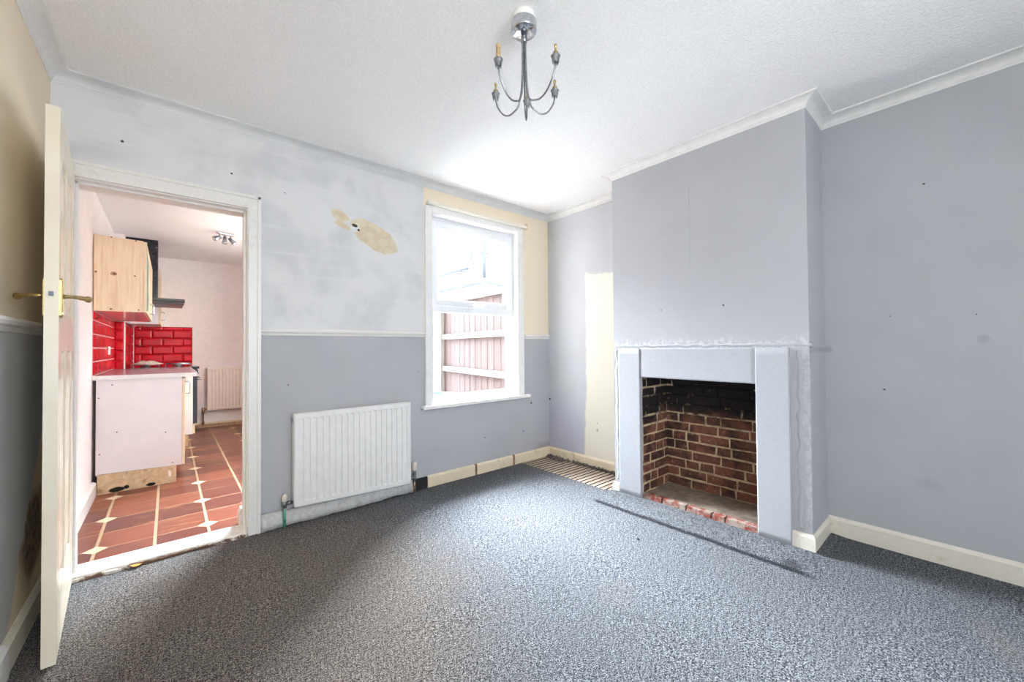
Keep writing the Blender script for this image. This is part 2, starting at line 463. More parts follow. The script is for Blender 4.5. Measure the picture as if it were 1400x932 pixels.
M['house_brick'] = plain('brick_outside_wall', (.35,.22,.17), .9, var=.15)
M['painted_pipe'] = None
def pipe_m():
    m = MAT('green_stained_pipe_paint', .55, .4); x, y, z = m.pos()
    c = m.mix((.66,.68,.62), (.06,.30,.20), (m.noise(16, 4)*.12 + z).step(.23, .13)); c = m.mix(c, (.05,.05,.045), m.noise(45, 4).step(.55, .68))
    m.base(c); return m.m
M['painted_pipe'] = pipe_m()
M['foil'] = plain('crumpled_grey_cloth', (.55,.48,.40), .8, var=.3, scale=30)
M['green_laminate'] = plain('peeling_green_edging', (.30,.42,.30), .5, var=.1)
M['orange'] = plain('dry_orange_leaf', (.70,.25,.03), .7, var=.2, scale=60)
M['debris'] = plain('black_grit', (.01,.01,.01), .9, var=.2)
M['door_paint'] = None
def door_paint():
    m = MAT('cream_gloss_door_paint', .20, .5); n = m.noise(3, 4); sp = m.noise(38, 3)
    c = m.mix((.78,.72,.58), (.72,.65,.50), n.step(.35, .7)); c = m.mix(c, (.35,.24,.15), sp.step(.74, .78)*.7)
    m.base(c); return m.m
M['door_paint'] = door_paint()
M['paste'] = plain('copper_paint_line', (.42,.30,.22), .6)

# ================================================================== SETTING
# ---- carpeted floor
def carpet_fn(u, v):
    x = L + (R - L)*u; y = REAR + (D - REAR)*v
    z = 0.0
    if x > 2.50 and .52 < y < 2.02:
        k = min(1, (x - 2.50)/.03)*min(1, (y-.52)/.1)*min(1, (2.02-y)/.1); z = .010*k
    z += .002*wn(x, y, 0, 3)
    return (x, y, z)
fm = MB(); NX_, NY_ = 150, 170
vs = []; idx = {}
xs = [L + (R-L)*i/NX_ for i in range(NX_+1)]; ys = [REAR + (D-REAR)*j/NY_ for j in range(NY_+1)]
for j, y in enumerate(ys):
    for i, x in enumerate(xs):
        idx[i, j] = len(vs); vs.append(carpet_fn(i/NX_, j/NY_))
fs = [(idx[i,j], idx[i+1,j], idx[i+1,j+1], idx[i,j+1]) for j in range(NY_) for i in range(NX_)
      if not (xs[i] > 2.765 and ys[j+1] > 1.99)]
fm.add(vs, fs, True)
floor = st(fm.build('floor', M['carpet'], fix=False))
MB().box(L-.3, R+.45, REAR-.3, D+.02, -.25, -.008).build('sub_floor', M['hearth'])
st(bpy.data.objects['sub_floor'])
# ---- ceiling
st(MB().box(L-.3, R+.5, REAR-.35, D+.35, CEIL, CEIL+.15).build('ceiling', M['ceiling']))

# ---- back wall with door and window openings
DX0, DX1, DZ = -.400, .400, 2.125
WX0, WX1, WZ0, WZ1 = 1.735, 2.735, .70, 2.375
T1 = D + WT
w = MB()
for (a, b, c, d) in ((L-.25, DX0, 0, CEIL), (DX0, DX1, DZ, CEIL), (DX1, WX0, 0, CEIL), (WX0, WX1, 0, WZ0), (WX0, WX1, WZ1, CEIL), (WX1, R+.35, 0, CEIL)):
    w.box(a, b, D, T1, c, d)
st(w.build('wall_back', M['back_wall']))
# ---- left wall
st(MB().box(L-.25, L, REAR-.2, D, 0, CEIL).build('wall_left', M['left_wall']))
# ---- right wall: the two alcoves
st(MB().box(R, R+.35, BY1-.02, D, 0, CEIL).build('wall_right_window_side', M['alcove_wall']))
st(MB().box(R, R+.35, REAR-.2, BY0+.02, 0, CEIL).build('wall_right', M['grey_wall']))
# ---- rear wall (behind the camera) with an unseen window added for fill light
RX0, RX1, RZ0, RZ1 = -.25, 1.25, .75, 2.40
w = MB()
for (a, b, c, d) in ((L-.25, RX0, 0, CEIL), (RX0, RX1, 0, RZ0), (RX0, RX1, RZ1, CEIL), (RX1, R+.35, 0, CEIL)):
    w.box(a, b, REAR-.2, REAR, c, d)
st(w.build('wall_rear', M['grey_wall']))
w = MB(); w.box(RX0, RX1, REAR-.14, REAR-.08, RZ0, RZ0+.07); w.box(RX0, RX1, REAR-.14, REAR-.08, RZ1-.07, RZ1)
for q in (RX0, (RX0+RX1)/2-.035, RX1-.07): w.box(q, q+.07, REAR-.14, REAR-.08, RZ0, RZ1)
st(w.build('rear_fill_window', M['upvc']))

# ---- chimney breast (hollow where the fire recess is)
FY0, FY1, FZ0, FZ1 = .886, 1.708, .0, .955
def breast():
    m = MB(); xb = R + .33; H = CEIL
    yc, zc = [BY0, FY0, FY1, BY1], [0, FZ1, H]
    for i in range(3):
        for j in range(2):
            if i == 1 and j == 0: continue
            m.add([(BX, yc[i], zc[j]), (BX, yc[i], zc[j+1]), (BX, yc[i+1], zc[j+1]), (BX, yc[i+1], zc[j])], [(0,1,2,3)])
    m.add([(BX, BY0, 0), (BX, BY0, H), (xb, BY0, H), (xb, BY0, 0)], [(0,1,2,3)])
    m.add([(BX, BY1, 0), (BX, BY1, H), (xb, BY1, H), (xb, BY1, 0)], [(0,1,2,3)])
    q = 3.30
    m.add([(BX, FY0, 0), (BX, FY0, FZ1), (q, FY0, FZ1), (q, FY0, 0)], [(0,1,2,3)])
    m.add([(BX, FY1, 0), (BX, FY1, FZ1), (q, FY1, FZ1), (q, FY1, 0)], [(0,1,2,3)])
    m.add([(BX, FY0, FZ1), (BX, FY1, FZ1), (q, FY1, FZ1), (q, FY0, FZ1)], [(0,1,2,3)])
    m.add([(q, FY0, 0), (q, FY0, FZ1), (q, FY1, FZ1), (q, FY1, 0)], [(0,1,2,3)])
    m.add([(xb, BY0, 0), (xb, BY0, H), (xb, BY1, H), (xb, BY1, 0)], [(0,1,2,3)])
    m.add([(BX, BY0, H), (BX, BY1, H), (xb, BY1, H), (xb, BY0, H)], [(0,1,2,3)])
    return m
st(breast().build('wall_chimney_breast', M['grey_wall'], bevel=.012, seg=3))
# plaster build-up and ragged ridge round the surround (rough filler)
def ragged(path, w0, h0, seed, n=60):
    """path: list of (y, z) on the breast face"""
    m = MB(); rings = []
    P = [Vector((0, a, b)) for a, b in path]
    for i in range(n+1):
        t = i/n*(len(P)-1); k = min(int(t), len(P)-2); p = P[k].lerp(P[k+1], t-k)
        dr = (P[k+1]-P[k]).normalized(); nn = Vector((0, -dr.z, dr.y))
        a = w0*(.9 + .55*wn(seed, i*.11) + .25*wn(seed+5, i*.45)); hgt = h0*(.9 + .7*wn(seed+9, i*.21))
        p = p + nn*(w0*.6*wn(seed+3, i*.13))
        rings.append([p - nn*a + Vector((BX+.004, 0, 0)), p - nn*a*.4 + Vector((BX-hgt*.8, 0, 0)), p + nn*a*.2 + Vector((BX-hgt, 0, 0)), p + nn*a + Vector((BX+.004, 0, 0))])
    return m.ring(rings, closed=True)
fp = empty('fireplace', (BX, (FY0+FY1)/2, 0), 'open brick fireplace blackened with soot inside flat grey painted surround', 'fireplace')
def child(o, par):
    o.parent = par; o.matrix_parent_inverse = Matrix.Translation(par.location).inverted() @ Matrix.Identity(4) if False else Matrix.Identity(4)
    o.location = Vector(o.location) - Vector(par.location); return o
def warped_board(y0, y1, z0, z1, th, ny=24, nz=24, seed=0):
    """flat board with slightly wavy face & edges"""
    m = MB(); fr = []; n1 = ny; n2 = nz
    def pt(i, j):
        y = y0 + (y1-y0)*i/n1; z = z0 + (z1-z0)*j/n2
        e = .0025
        if i in (0, n1): y += e*wn(seed, z*14) 
        if j in (0, n2): z += e*wn(seed+4, y*14)
        return (BX - th + .0012*wn(y*9, z*9, seed), y, z)
    g = [[pt(i, j) for i in range(n1+1)] for j in range(n2+1)]
    vs = [p for r in g for p in r]; W_ = n1+1
    m.add(vs, [(j*W_+i, (j+1)*W_+i, (j+1)*W_+i+1, j*W_+i+1) for j in range(n2) for i in range(n1)], True)
    bd = [g[0][i] for i in range(n1+1)] + [g[j][n1] for j in range(1, n2+1)] + [g[n2][i] for i in range(n1-1, -1, -1)] + [g[j][0] for j in range(n2-1, 0, -1)]
    bk = [(BX+.001, p[1], p[2]) for p in bd]; k = len(bd)
    m.add(bd + bk, [(i, (i+1) % k, (i+1) % k + k, i + k) for i in range(k)])
    return m
child(warped_board(1.706, 1.898, .0, 1.178, .020, seed=1).build('side_panel', M['surround']), fp)
child(warped_board(.712, .892, .0, 1.180, .024, seed=2).build('side_panel', M['surround']), fp)
child(warped_board(.892, 1.706, .953, 1.180, .016, seed=3).build('lintel_panel', M['surround']), fp)
child(ragged([(.60, 1.20), (1.94, 1.195)], .018, .0035, 1, 160).build('plaster_ridge', M['surround']), fp)
child(ragged([(.665, 1.17), (.672, .12)], .024, .003, 4, 110).build('plaster_ridge', M['surround']), fp)
child(ragged([(1.925, 1.17), (1.922, .10)], .022, .005, 8, 110).build('plaster_ridge', M['surround']), fp)

# brick lining: mortar bed and individual brick faces in one mesh
def brick_face(m, tint, fn, length, z0, z1, seed, ch=.0755, bl=.222, jt=.014):
    random.seed(seed); z = z0; r = 0
    while z < z1 - .02:
        x = -bl*.5 if r % 2 else -random.random()*.04
        if r % 3 == 2: x -= .05
        while x < length:
            l = bl if random.random() < .7 else bl*.5
            a, b = max(x, 0), min(x + l - jt, length)
            if b - a > .015:
                zz1 = min(z + ch - jt, z1); o = random.uniform(-.004, .004); q = .004
                j = lambda s=.004: random.uniform(-s, s)
                ci = [(a+j(), z+j()), (b+j(), z+j()), (b+j(), zz1+j()), (a+j(), zz1+j())]
                outer = [fn(u, v, -.002) for u, v in ci]
                cx, cz = (a+b)/2, (z+zz1)/2
                mid = [fn(u, v, .004+o*.6) for u, v in ci]
                inn = [fn(u + (cx-u)*.12, v + (cz-v)*.2, .008+o+j(.002)) for u, v in ci]
                n = len(m.f); m.ring([outer, mid, inn], caps=False, smooth=False); m.add(inn, [(0,1,2,3)])
                tint += [random.random()]*(len(m.f)-n)
            x += l
        z += ch; r += 1
bm_, tint = MB(), []
XB = 3.215
brick_face(bm_, tint, lambda u, v, h: (XB - h, FY1 - u, v), FY1-FY0, .045, FZ1, 3)
brick_face(bm_, tint, lambda u, v, h: (BX + .02 + u, FY1 - h, v), XB-BX-.02, .045, FZ1, 8)
brick_face(bm_, tint, lambda u, v, h: (BX + .02 + u, FY0 + h, v), XB-BX-.02, .045, FZ1, 12)
me = bpy.data.meshes.new('brick_lining'); me.from_pydata(bm_.v, [], bm_.f); me.update()
at = me.attributes.new('tint', 'FLOAT', 'FACE')
for i, t in enumerate(tint): at.data[i].value = t
me.materials.append(M['brick']); bo = bpy.data.objects.new('brick_lining', me); C.objects.link(bo)
child(bo, fp)
mm = MB(); mm.box(XB, XB+.04, FY0+.001, FY1-.001, .001, FZ1-.001); mm.box(BX+.018, XB, FY1-.003, FY1-.001, .001, FZ1-.002); mm.box(BX+.018, XB, FY0+.001, FY0+.003, .001, FZ1-.002)
child(mm.build('mortar', M['mortar']), fp)
hm = grid_mb(30, 30, lambda u, v: (BX+.045 + (XB-BX-.045)*u, FY0 + (FY1-FY0)*v, .040 + .006*wn(u*4, v*6, 2) + .003*wn(u*14, v*20)))
child(hm.build('hearth_floor', M['hearth']), fp)
random.seed(5); y = FY1
eb = MB()
while y > FY0 + .01:
    l = random.uniform(.085, .21); y1 = max(y - l, FY0 + .002); q = random.uniform(-.003, .003)
    a, b = BX - .006 + q, BX + .055
    eb.hexa([(a, y1+.003, -.002), (b, y1+.003, -.002), (b, y-.003, -.002), (a, y-.003, -.002)],
            [(a+.008, y1+.006, .044+q), (b, y1+.004, .047), (b, y-.004, .047), (a+.008, y-.006, .044+q)])
    y = y1
child(eb.build('brick_edge', M['edge_brick'], bevel=.004), fp)

# ---- cornices
def cove(prof_pts, name, mat, path):
    """path: list of ((x,y), inward miter normal) giving the offset direction at each corner"""
    m = MB(); rings = []
    for (x, y), (nx, ny) in path:
        rings.append([(x + nx*a, y + ny*a, z) for a, z in prof_pts])
    m.ring(rings, closed=True, smooth=False)
    return m.build(name, mat)
prof = [(0, CEIL-.056), (.004, CEIL-.056), (.007, CEIL-.046)]
for k in range(7):
    t = k/6*PI/2; prof.append((.068 - .058*math.cos(t), CEIL-.044 + .034*math.sin(t)))
prof += [(.074, CEIL-.008), (.074, CEIL), (0, CEIL)]
st(cove(prof, 'trim_1', M['cornice_wall'], [((L, D), (1, -1)), ((R, D), (-1, -1))]))
st(cove(prof, 'trim_2', M['cornice'], [((L, REAR), (1, 1)), ((L, D), (1, -1))]))
st(cove(prof, 'trim_3', M['cornice'], [((R, D), (-1, -1)), ((R, BY1), (-1, 1)), ((BX, BY1), (-1, 1)), ((BX, BY0), (-1, -1)), ((R, BY0), (-1, -1)), ((R, REAR), (-1, 1))]))

# ---- skirtings
def skirt(path, name, mat, h=.100, th=.016, cham=.018, wav=0):
    """mitred skirting; path = [((x,y),(nx,ny))...]"""
    pr = [(0, -.004), (th, -.004), (th, h-cham), (th*.45, h-.004), (th*.3, h), (0, h)]
    m = MB(); m.ring([[(x+nx*a, y+ny*a, z) for a, z in pr] for (x, y), (nx, ny) in path], smooth=False)
    return st(m.build(name, mat))
skirt([((R, BY0), (-1, -1)), ((R, REAR), (-1, 0))], 'baseboard_right', M['cream_trim'], .112)
skirt([((BX, BY0+.098), (-1, 0)), ((BX, BY0), (-1, -1)), ((R, BY0), (-1, -1))], 'baseboard_chimney', M['cream_trim'], .100)
skirt([((BX, BY1-.045), (-1, 0)), ((BX, BY1), (-1, 1)), ((R, BY1), (-1, 1))], 'baseboard_chimney_window_side', M['cream_trim'], .075)
skirt([((R, D), (-1, -1)), ((R, BY1), (-1, 1))], 'baseboard_alcove', M['yellow_trim'], .098)
# three lengths under the window
seams = [1.678, 2.19, 2.66, R]
for a, b in zip(seams[:-1], seams[1:]):
    m = MB(); pr = [(0, -.004), (.016, -.004), (.016, .084), (.010, .095), (0, .100)]
    g = .004 if b < R else 0
    m.ring([[(x, D-q, z) for q, z in pr] for x in (a+.002, b-g)], smooth=False)
    st(m.build('baseboard_back', M['yellow_trim']))
for x in seams[1:3]:
    st(MB().box(x-.016, x+.006, D-.0175, D-.001, .0, .102).build('baseboard_back', M['copper']))
st(MB().box(1.556, 1.678, D-.012, D, -.002, .096).build('baseboard_gap', M['dark_hole']))
# lumpy plaster skirting below the radiator
def lumpy(x0, x1, n=90):
    m = MB(); rings = []
    for i in range(n+1):
        x = x0 + (x1-x0)*i/n; a = .036 + .008*wn(x*6, 3) + .004*wn(x*30, 8); h = .100 + .010*wn(x*5, 1) + .005*wn(x*22, 2)
        b = .004 + .016*max(0, wn(x*4, 9)) + .006*wn(x*25, 3)
        rings.append([(x, D+.001, b), (x, D-a, b), (x, D-a*1.05, h*.45+.004*wn(x*17, 4)), (x, D-a*.75, h*.85), (x, D-a*.4, h+.002*wn(x*40, 5)), (x, D+.001, h+.008)])
    return m.ring(rings)
st(lumpy(.458, 1.552).build('baseboard_plaster', M['plaster']))
skirt([((L, REAR), (1, 0)), ((L, 2.335), (1, 0))], 'baseboard_left', M['white_trim'], .125, .024)
skirt([((L, 2.335), (1, 0)), ((L, D), (1, 0))], 'baseboard_left', M['cream_trim'], .115, .020)

# ---- dado rails
def dado(p0, p1, nrm, name, zc=1.306, mat=None, s=1.0):
    pr = [(0, -.024), (.006, -.022), (.010, -.008), (.020, -.002), (.024, .008), (.020, .018), (.010, .022), (0, .024)]
    m = MB(); m.ring([[(p[0]+nrm[0]*a*s, p[1]+nrm[1]*a*s, zc+b*s) for a, b in pr] for p in (p0, p1)], smooth=False)
    return st(m.build(name, mat or M['white_trim']))
dado((.458, D), (1.668, D), (0, -1), 'trim_4', 1.312)
dado((2.815, D), (R, D), (0, -1), 'trim_5', 1.305)
dado((L, REAR), (L, D-.02), (1, 0), 'trim_6', 1.300, s=1.25)

# ---- kitchen door casing, lining and threshold
def casing():
    m = MB()
    def arch(x0, x1, ztop, th, yb=D):   # one moulded leg-head-leg band from x0(outer) inward
        pass
    y0, y1 = D-.022, D+.002
    m.box(DX1-.012, .455, y0, y1, -.003, 2.193); m.box(L+.001, DX0+.014, y0, y1, -.003, 2.193)
    m.box(DX0+.014, DX1-.012, y0, y1, DZ-.012, 2.193)
    # outer bead
    m.box(.437, .457, y0-.008, y0+.002, -.003, 2.195); m.box(L+.001, .457, y0-.008, y0+.002, 2.177, 2.195)
    return m
st(casing().build('trim_7', M['white_trim'], bevel=.003))
ln = MB()
ln.box(DX0-.001, DX0+.018, D+.0, T1+.01, 0, DZ); ln.box(DX1-.018, DX1+.001, D+.0, T1+.01, 0, DZ); ln.box(DX0+.018, DX1-.018, D, T1+.01, DZ-.018, DZ+.001)
ln.box(DX0+.018, DX0+.030, D+.050, D+.085, 0, DZ-.018); ln.box(DX1-.030, DX1-.018, D+.050, D+.085, 0, DZ-.018); ln.box(DX0+.018, DX1-.018, D+.050, D+.085, DZ-.030, DZ-.018)
st(ln.build('door_frame', M['white_trim'], bevel=.002))
def thresh():
    m = MB(); rings = []
    for i in range(60):
        x = DX0+.018 + (DX1-DX0-.036)*i/59
        a = D-.014 + .006*wn(x*14, 2) + .003*wn(x*60, 5)
        rings.append([(x, a+.008, .002), (x, a, .010), (x, a+.006, .0215), (x, T1-.035, .020), (x, T1-.03, .0)])
    return m.ring(rings, smooth=False)
st(thresh().build('trim_8', M['threshold']))
def crumble():
    m = MB(); rings = []
    for i in range(90):
        x = DX0+.02 + (DX1-DX0-.03)*i/89
        a = D-.030 + .010*wn(x*16, 22) + .005*wn(x*50, 25)
        h = .012 + .006*wn(x*24, 7)
        rings.append([(x, a, -.002), (x, a+.004, h), (x, D-.006, h+.002), (x, D, -.002)])
    return m.ring(rings, smooth=False)
st(crumble().build('trim_9', M['broken_edge']))
leaf = MB()
random.seed(3)
leaf.add([( -.131+.022*math.cos(k/9*2*PI)*(1+.4*random.random()), D-.035+.016*math.sin(k/9*2*PI)*(1+.4*random.random()), .006+.010*random.random()) for k in range(9)] + [(-.131, D-.035, .016)], [(k, (k+1) % 9, 9) for k in range(9)], False)
tag(leaf.build('dry_leaf', M['orange'], fix=False), 'small orange scrap lying at the edge of the kitchen threshold', 'leaf')

# ---- the open door
door_ang = math.atan2(-.9974, .0714)
def door_leaf():
    m = MB(); Wd, Hd, T = .752, 2.14, .038; z0 = .010
    stw = .105; cols = [(stw, Wd/2-.045), (Wd/2+.045, Wd-stw)]; rows = [(z0+.23, 1.20), (1.35, 1.985)]
    # frame members
    for a, b in ((0, stw), (Wd-stw, Wd)): m.box(a, b, -T, 0, z0, Hd)
    for a, b in ((z0, rows[0][0]), (rows[0][1], rows[1][0]), (rows[1][1], Hd)): m.box(stw, Wd-stw, -T, 0, a, b)
    for a, b in rows: m.box(Wd/2-.045, Wd/2+.045, -T, 0, a, b)
    for (xa, xb) in cols:
        for (za, zb) in rows:
            for s_, y in ((1, 0.0), (-1, -T)):
                loops = []
                for ins, dep in ((0, 0), (.006, -.004*s_), (.012, -.011*s_), (.022, -.011*s_), (.055, -.003*s_)):
                    loops.append([(xa+ins, y+dep, za+ins), (xb-ins, y+dep, za+ins), (xb-ins, y+dep, zb-ins), (xa+ins, y+dep, zb-ins)])
                m.ring(loops, caps=False, smooth=False); m.add(loops[-1], [(0,1,2,3)])
    return m
door = st(door_leaf().build('door_1', M['door_paint'], loc=(-.374, 3.040, 0), rz=door_ang),
          'cream gloss panelled door standing open beside the kitchen doorway', 'door')
def handle(side):
    s = 1 if side else -1; y0 = 0.0 if side else -.038; yy = lambda v: y0 + s*v
    X, Z = .752-.055, 1.412
    p = MB(); w2 = .021
    out = [(X-w2, Z-.075), (X-w2*.6, Z-.083), (X+w2*.6, Z-.083), (X+w2, Z-.075), (X+w2, Z+.062), (X+w2*.6, Z+.070), (X-w2*.6, Z+.070), (X-w2, Z+.062)]
    cx, cz = X, Z-.006
    p.ring([[(u, yy(0), v) for u, v in out], [(u, yy(.005), v) for u, v in out], [(u+(cx-u)*.18, yy(.008), v+(cz-v)*.06) for u, v in out]], smooth=False)
    h = p.build('door_handle', M['brass'], door)
    l = MB()
    pts = [(X, yy(.006), Z), (X, yy(.020), Z), (X-.004, yy(.032), Z+.001), (X-.014, yy(.044), Z+.001), (X-.028, yy(.055), Z), (X-.043, yy(.066), Z-.001), (X-.050, yy(.071), Z-.001), (X-.056, yy(.075), Z-.002), (X-.062, yy(.079), Z-.003), (X-.068, yy(.083), Z-.004)]
    l.tube(pts, [.010, .007, .0065, .0075, .009, .0085, .0125, .0135, .008, .003], 16)
    l.build('lever', M['brass'], h)
    for zz in (Z-.072, Z+.058):
        MB().lathe([(.004, 0), (.004, .002), (.002, .003)], (X, yy(.006), zz), (0, s, 0), 10).build('screw', M['dull_steel'], h)
handle(True); handle(False)
la = MB(); la.box(.752, .7535, -.030, -.008, 1.385, 1.447); la.build('latch_plate', M['door_paint'], door)
la = MB(); la.box(.7535, .762, -.026, -.013, 1.408, 1.424); la.build('latch_bolt', M['slate'], door)

# ---- the window
win = empty('window_1', (2.235, D+.07, .7)); win['kind'] = 'structure'
YF = D+.075
def addw(o): return child(o, win)
fr = MB()
fr.box(WX0, WX0+.055, YF, YF+.07, WZ0, WZ1); fr.box(WX1-.055, WX1, YF, YF+.07, WZ0, WZ1)
fr.box(WX0+.055, WX1-.055, YF, YF+.07, WZ1-.055, WZ1); fr.box(WX0+.055, WX1-.055, YF, YF+.07, WZ0, WZ0+.062)
fr.box(WX0+.055, WX1-.055, YF, YF+.07, 1.520, 1.585)
addw(fr.build('window_frame', M['upvc'], bevel=.004))
sa = MB(); x0, x1, z0, z1 = WX0+.030, WX1-.045, 1.575, 2.335; q = .062
YS = YF-.016
sa.box(x0, x0+q, YS, YF+.05, z0, z1); sa.box(x1-q, x1, YS, YF+.05, z0, z1); sa.box(x0+q, x1-q, YS, YF+.05, z0, z0+q); sa.box(x0+q, x1-q, YS, YF+.05, z1-q, z1)
sash = addw(sa.build('top_sash', M['upvc'], bevel=.006))
gk = MB(); q2 = q; e = .004
gk.box(x0+q, x0+q+e, YS+.012, YS+.02, z0+q, z1-q); gk.box(x1-q-e, x1-q, YS+.012, YS+.02, z0+q, z1-q); gk.box(x0+q, x1-q, YS+.012, YS+.02, z1-q-e, z1-q); gk.box(x0+q, x1-q, YS+.012, YS+.02, z0+q, z0+q+e)
gk.build('gasket', M['slate'], sash)
gl = MB(); gl.box(x0+q-.004, x1-q+.004, YF+.020, YF+.024, z0+q-.004, z1-q+.004); gl.build('glass_pane', M['glass'], sash)
hd = MB(); cx = (x0+x1)/2
hd.box(cx-.022, cx+.022, YS-.010, YS, z0+.020, z0+.048)
hd.tube([(cx, YS-.012, z0+.034), (cx, YS-.026, z0+.032), (cx+.03, YS-.034, z0+.026), (cx+.105, YS-.034, z0+.022)], [.010, .010, .009, .007], 10)
hd.build('window_handle', M['white_plastic'], sash)
gl = MB(); gl.box(WX0+.050, WX1-.050, YF+.030, YF+.034, WZ0+.058, 1.524); addw(gl.build('glass_pane', M['glass']))
gk = MB(); gk.box(WX1-.059, WX1-.055, YF+.010, YF+.018, WZ0+.062, 1.52); gk.box(WX0+.055, WX0+.059, YF+.010, YF+.018, WZ0+.062, 1.52); addw(gk.build('gasket', M['slate']))
# wooden reveal lining, casing boards, sill, batten
rv = MB(); rv.box(WX0-.006, WX0+.004, D-.004, YF, WZ0, WZ1+.006); rv.box(WX1-.004, WX1+.006, D-.004, YF, WZ0, WZ1+.006); rv.box(WX0+.004, WX1-.004, D-.004, YF, WZ1-.004, WZ1+.006)
addw(rv.build('reveal_lining', M['gloss_white']))
cs = MB(); cs.box(1.664, WX0-.004, D-.020, D+.001, .70, 2.43); cs.box(WX1-.012, 2.808, D-.020, D+.001, .70, 2.43); cs.box(WX0-.004, WX1-.012, D-.020, D+.001, WZ1+.002, 2.43)
addw(cs.build('casing', M['gloss_white'], bevel=.003))
sl = MB(); sl.box(1.625, 2.872, D-.052, D+.001, .668, .702); sl.box(WX0+.0045, WX1-.0045, D, YF, .674, .7035)
addw(sl.build('window_sill', M['gloss_white'], bevel=.010, seg=4))
bt = MB(); bt.box(1.680, 2.835, D-.050, D, 2.432, 2.465); addw(bt.build('batten', M['cream_trim'], bevel=.004))
bt = MB(); bt.box(2.832, 2.842, D-.056, D, 2.425, 2.485); addw(bt.build('batten_end', M['cream_edge'], bevel=.002))

# ================================================================== THINGS IN THE ROOM
# ---- panel radiator
def radiator(name, label, x0, x1, zb0, zb1, zt, yw, mat, n, group=None, fins=True):
    """zb0/zb1: bottom height at the left / right end"""
    e = empty(name, ((x0+x1)/2, yw-.05, zb0), label, 'radiator', group)
    yf = yw - .082; k = n
    zb = lambda x: zb0 + (zb1-zb0)*(x-x0)/(x1-x0)
    # pressed front panel: channels
    m = MB(); cols = []
    pitch = (x1-x0-.05)/n; xs_ = [(x0, 0), (x0+.006, -.004)]
    for i in range(n):
        a = x0+.025 + pitch*i
        xs_ += [(a+pitch*.14, -.004), (a+pitch*.26, .008), (a+pitch*.66, .008), (a+pitch*.80, -.004)]
    xs_ += [(x1-.006, -.004), (x1, 0)]
    lev = [(0, 0, 0), (.006, -.004, 0), (.038, -.004, 0), (.052, 0, 1)]
    rows = []
    def row(zfn, flat):
        return [(x, yf + (d if not flat else (-.004 if 0 < j < len(xs_)-1 else 0)), zfn(x)) for j, (x, d) in enumerate(xs_)]
    rows.append([(x, yf+.004, zb(x)) for x, d in xs_]); rows.append(row(lambda x: zb(x)+.006, True)); rows.append(row(lambda x: zb(x)+.034, True))
    rows.append(row(lambda x: zb(x)+.050, False)); rows.append(row(lambda x: zt-.050, False)); rows.append(row(lambda x: zt-.034, True)); rows.append(row(lambda x: zt-.006, True)); rows.append([(x, yf+.004, zt) for x, d in xs_])
    w_ = len(xs_); vs = [p for r in rows for p in r]
    m.add(vs, [(j*w_+i, j*w_+i+1, (j+1)*w_+i+1, (j+1)*w_+i) for j in range(len(rows)-1) for i in range(w_-1)], False)
    m.hexa([(x0+.002, yf+.003, zb0+.002), (x1-.002, yf+.003, zb1+.002), (x1-.002, yf+.014, zb1+.002), (x0+.002, yf+.014, zb0+.002)],
           [(x0+.002, yf+.003, zt-.002), (x1-.002, yf+.003, zt-.002), (x1-.002, yf+.014, zt-.002), (x0+.002, yf+.014, zt-.002)])
    child(m.build('front_panel', mat), e)
    for s_, a in ((0, x0-.001), (1, x1-.003)):
        q = MB(); z_ = zb(a)+.01; q.box(a, a+.004, yf+.008, yw-.018, z_, zt-.004); child(q.build('side_panel', mat, bevel=.001), e)
    q = MB(); q.hexa([(x0+.01, yw-.030, zb0+.01), (x1-.01, yw-.030, zb1+.01), (x1-.01, yw-.018, zb1+.01), (x0+.01, yw-.018, zb0+.01)],
                     [(x0+.01, yw-.030, zt-.012), (x1-.01, yw-.030, zt-.012), (x1-.01, yw-.018, zt-.012), (x0+.01, yw-.018, zt-.012)])
    child(q.build('rear_panel', mat), e)
    q = MB(); nb = int((x1-x0)/.0125)
    for i in range(nb):
        a = x0+.012 + (x1-x0-.024)*i/nb; q.box(a, a+.0065, yf+.018, yw-.034, zt-.010, zt-.004)
    q.box(x0+.004, x1-.004, yf+.012, yf+.018, zt-.010, zt-.003); q.box(x0+.004, x1-.004, yw-.036, yw-.028, zt-.010, zt-.003)
    child(q.build('top_grille', mat), e)
    for xx in (x0+.14, x1-.14): child(MB().box(xx-.015, xx+.015, yw-.024, yw-.0005, zb(xx)+.06, zt-.06).build('wall_bracket', mat), e)
    return e, yf
rad, yf = radiator('radiator', 'white ribbed panel radiator on the grey wall between doorway and window', .640, 1.490, .128, .094, .758, D, M['rad_white'], 19)
p = MB(); p.tube([(.632, D-.045, .715), (.645, D-.045, .715)], .015, 12)
child(p.build('bleed_plug', M['dull_steel']), rad)
v = MB(); v.tube([(.645, D-.045, .160), (.600, D-.045, .160)], .009, 12); v.lathe([(.014, -.012), (.014, .012)], (.618, D-.045, .160), (1, 0, 0), 8)
v.lathe([(.012, -.030), (.014, -.015), (.014, .010), (.011, .016)], (.590, D-.045, .160), (0, 0, 1), 12)
lv = child(v.build('valve', M['dull_steel']), rad)
v = MB(); v.lathe([(.012, .014), (.0165, .018), (.017, .040), (.014, .056), (.006, .064), (.001, .065)], (.590, D-.045, .160), (0, 0, 1), 16)
child(v.build('valve_cap', M['old_plastic']), rad)
v = MB(); v.tube([(.590, D-.045, .135), (.590, D-.046, .06), (.591, D-.046, .004)], .0095, 12); child(v.build('pipe', M['painted_pipe']), rad)
v = MB(); v.tube([(1.485, D-.045, .130), (1.535, D-.045, .130)], .009, 12); v.lathe([(.014, -.014), (.014, .014)], (1.512, D-.045, .130), (1, 0, 0), 8)
v.lathe([(.012, -.030), (.015, -.012), (.015, .030), (.012, .042), (.015, .046), (.015, .056)], (1.538, D-.045, .130), (0, 0, 1), 14)
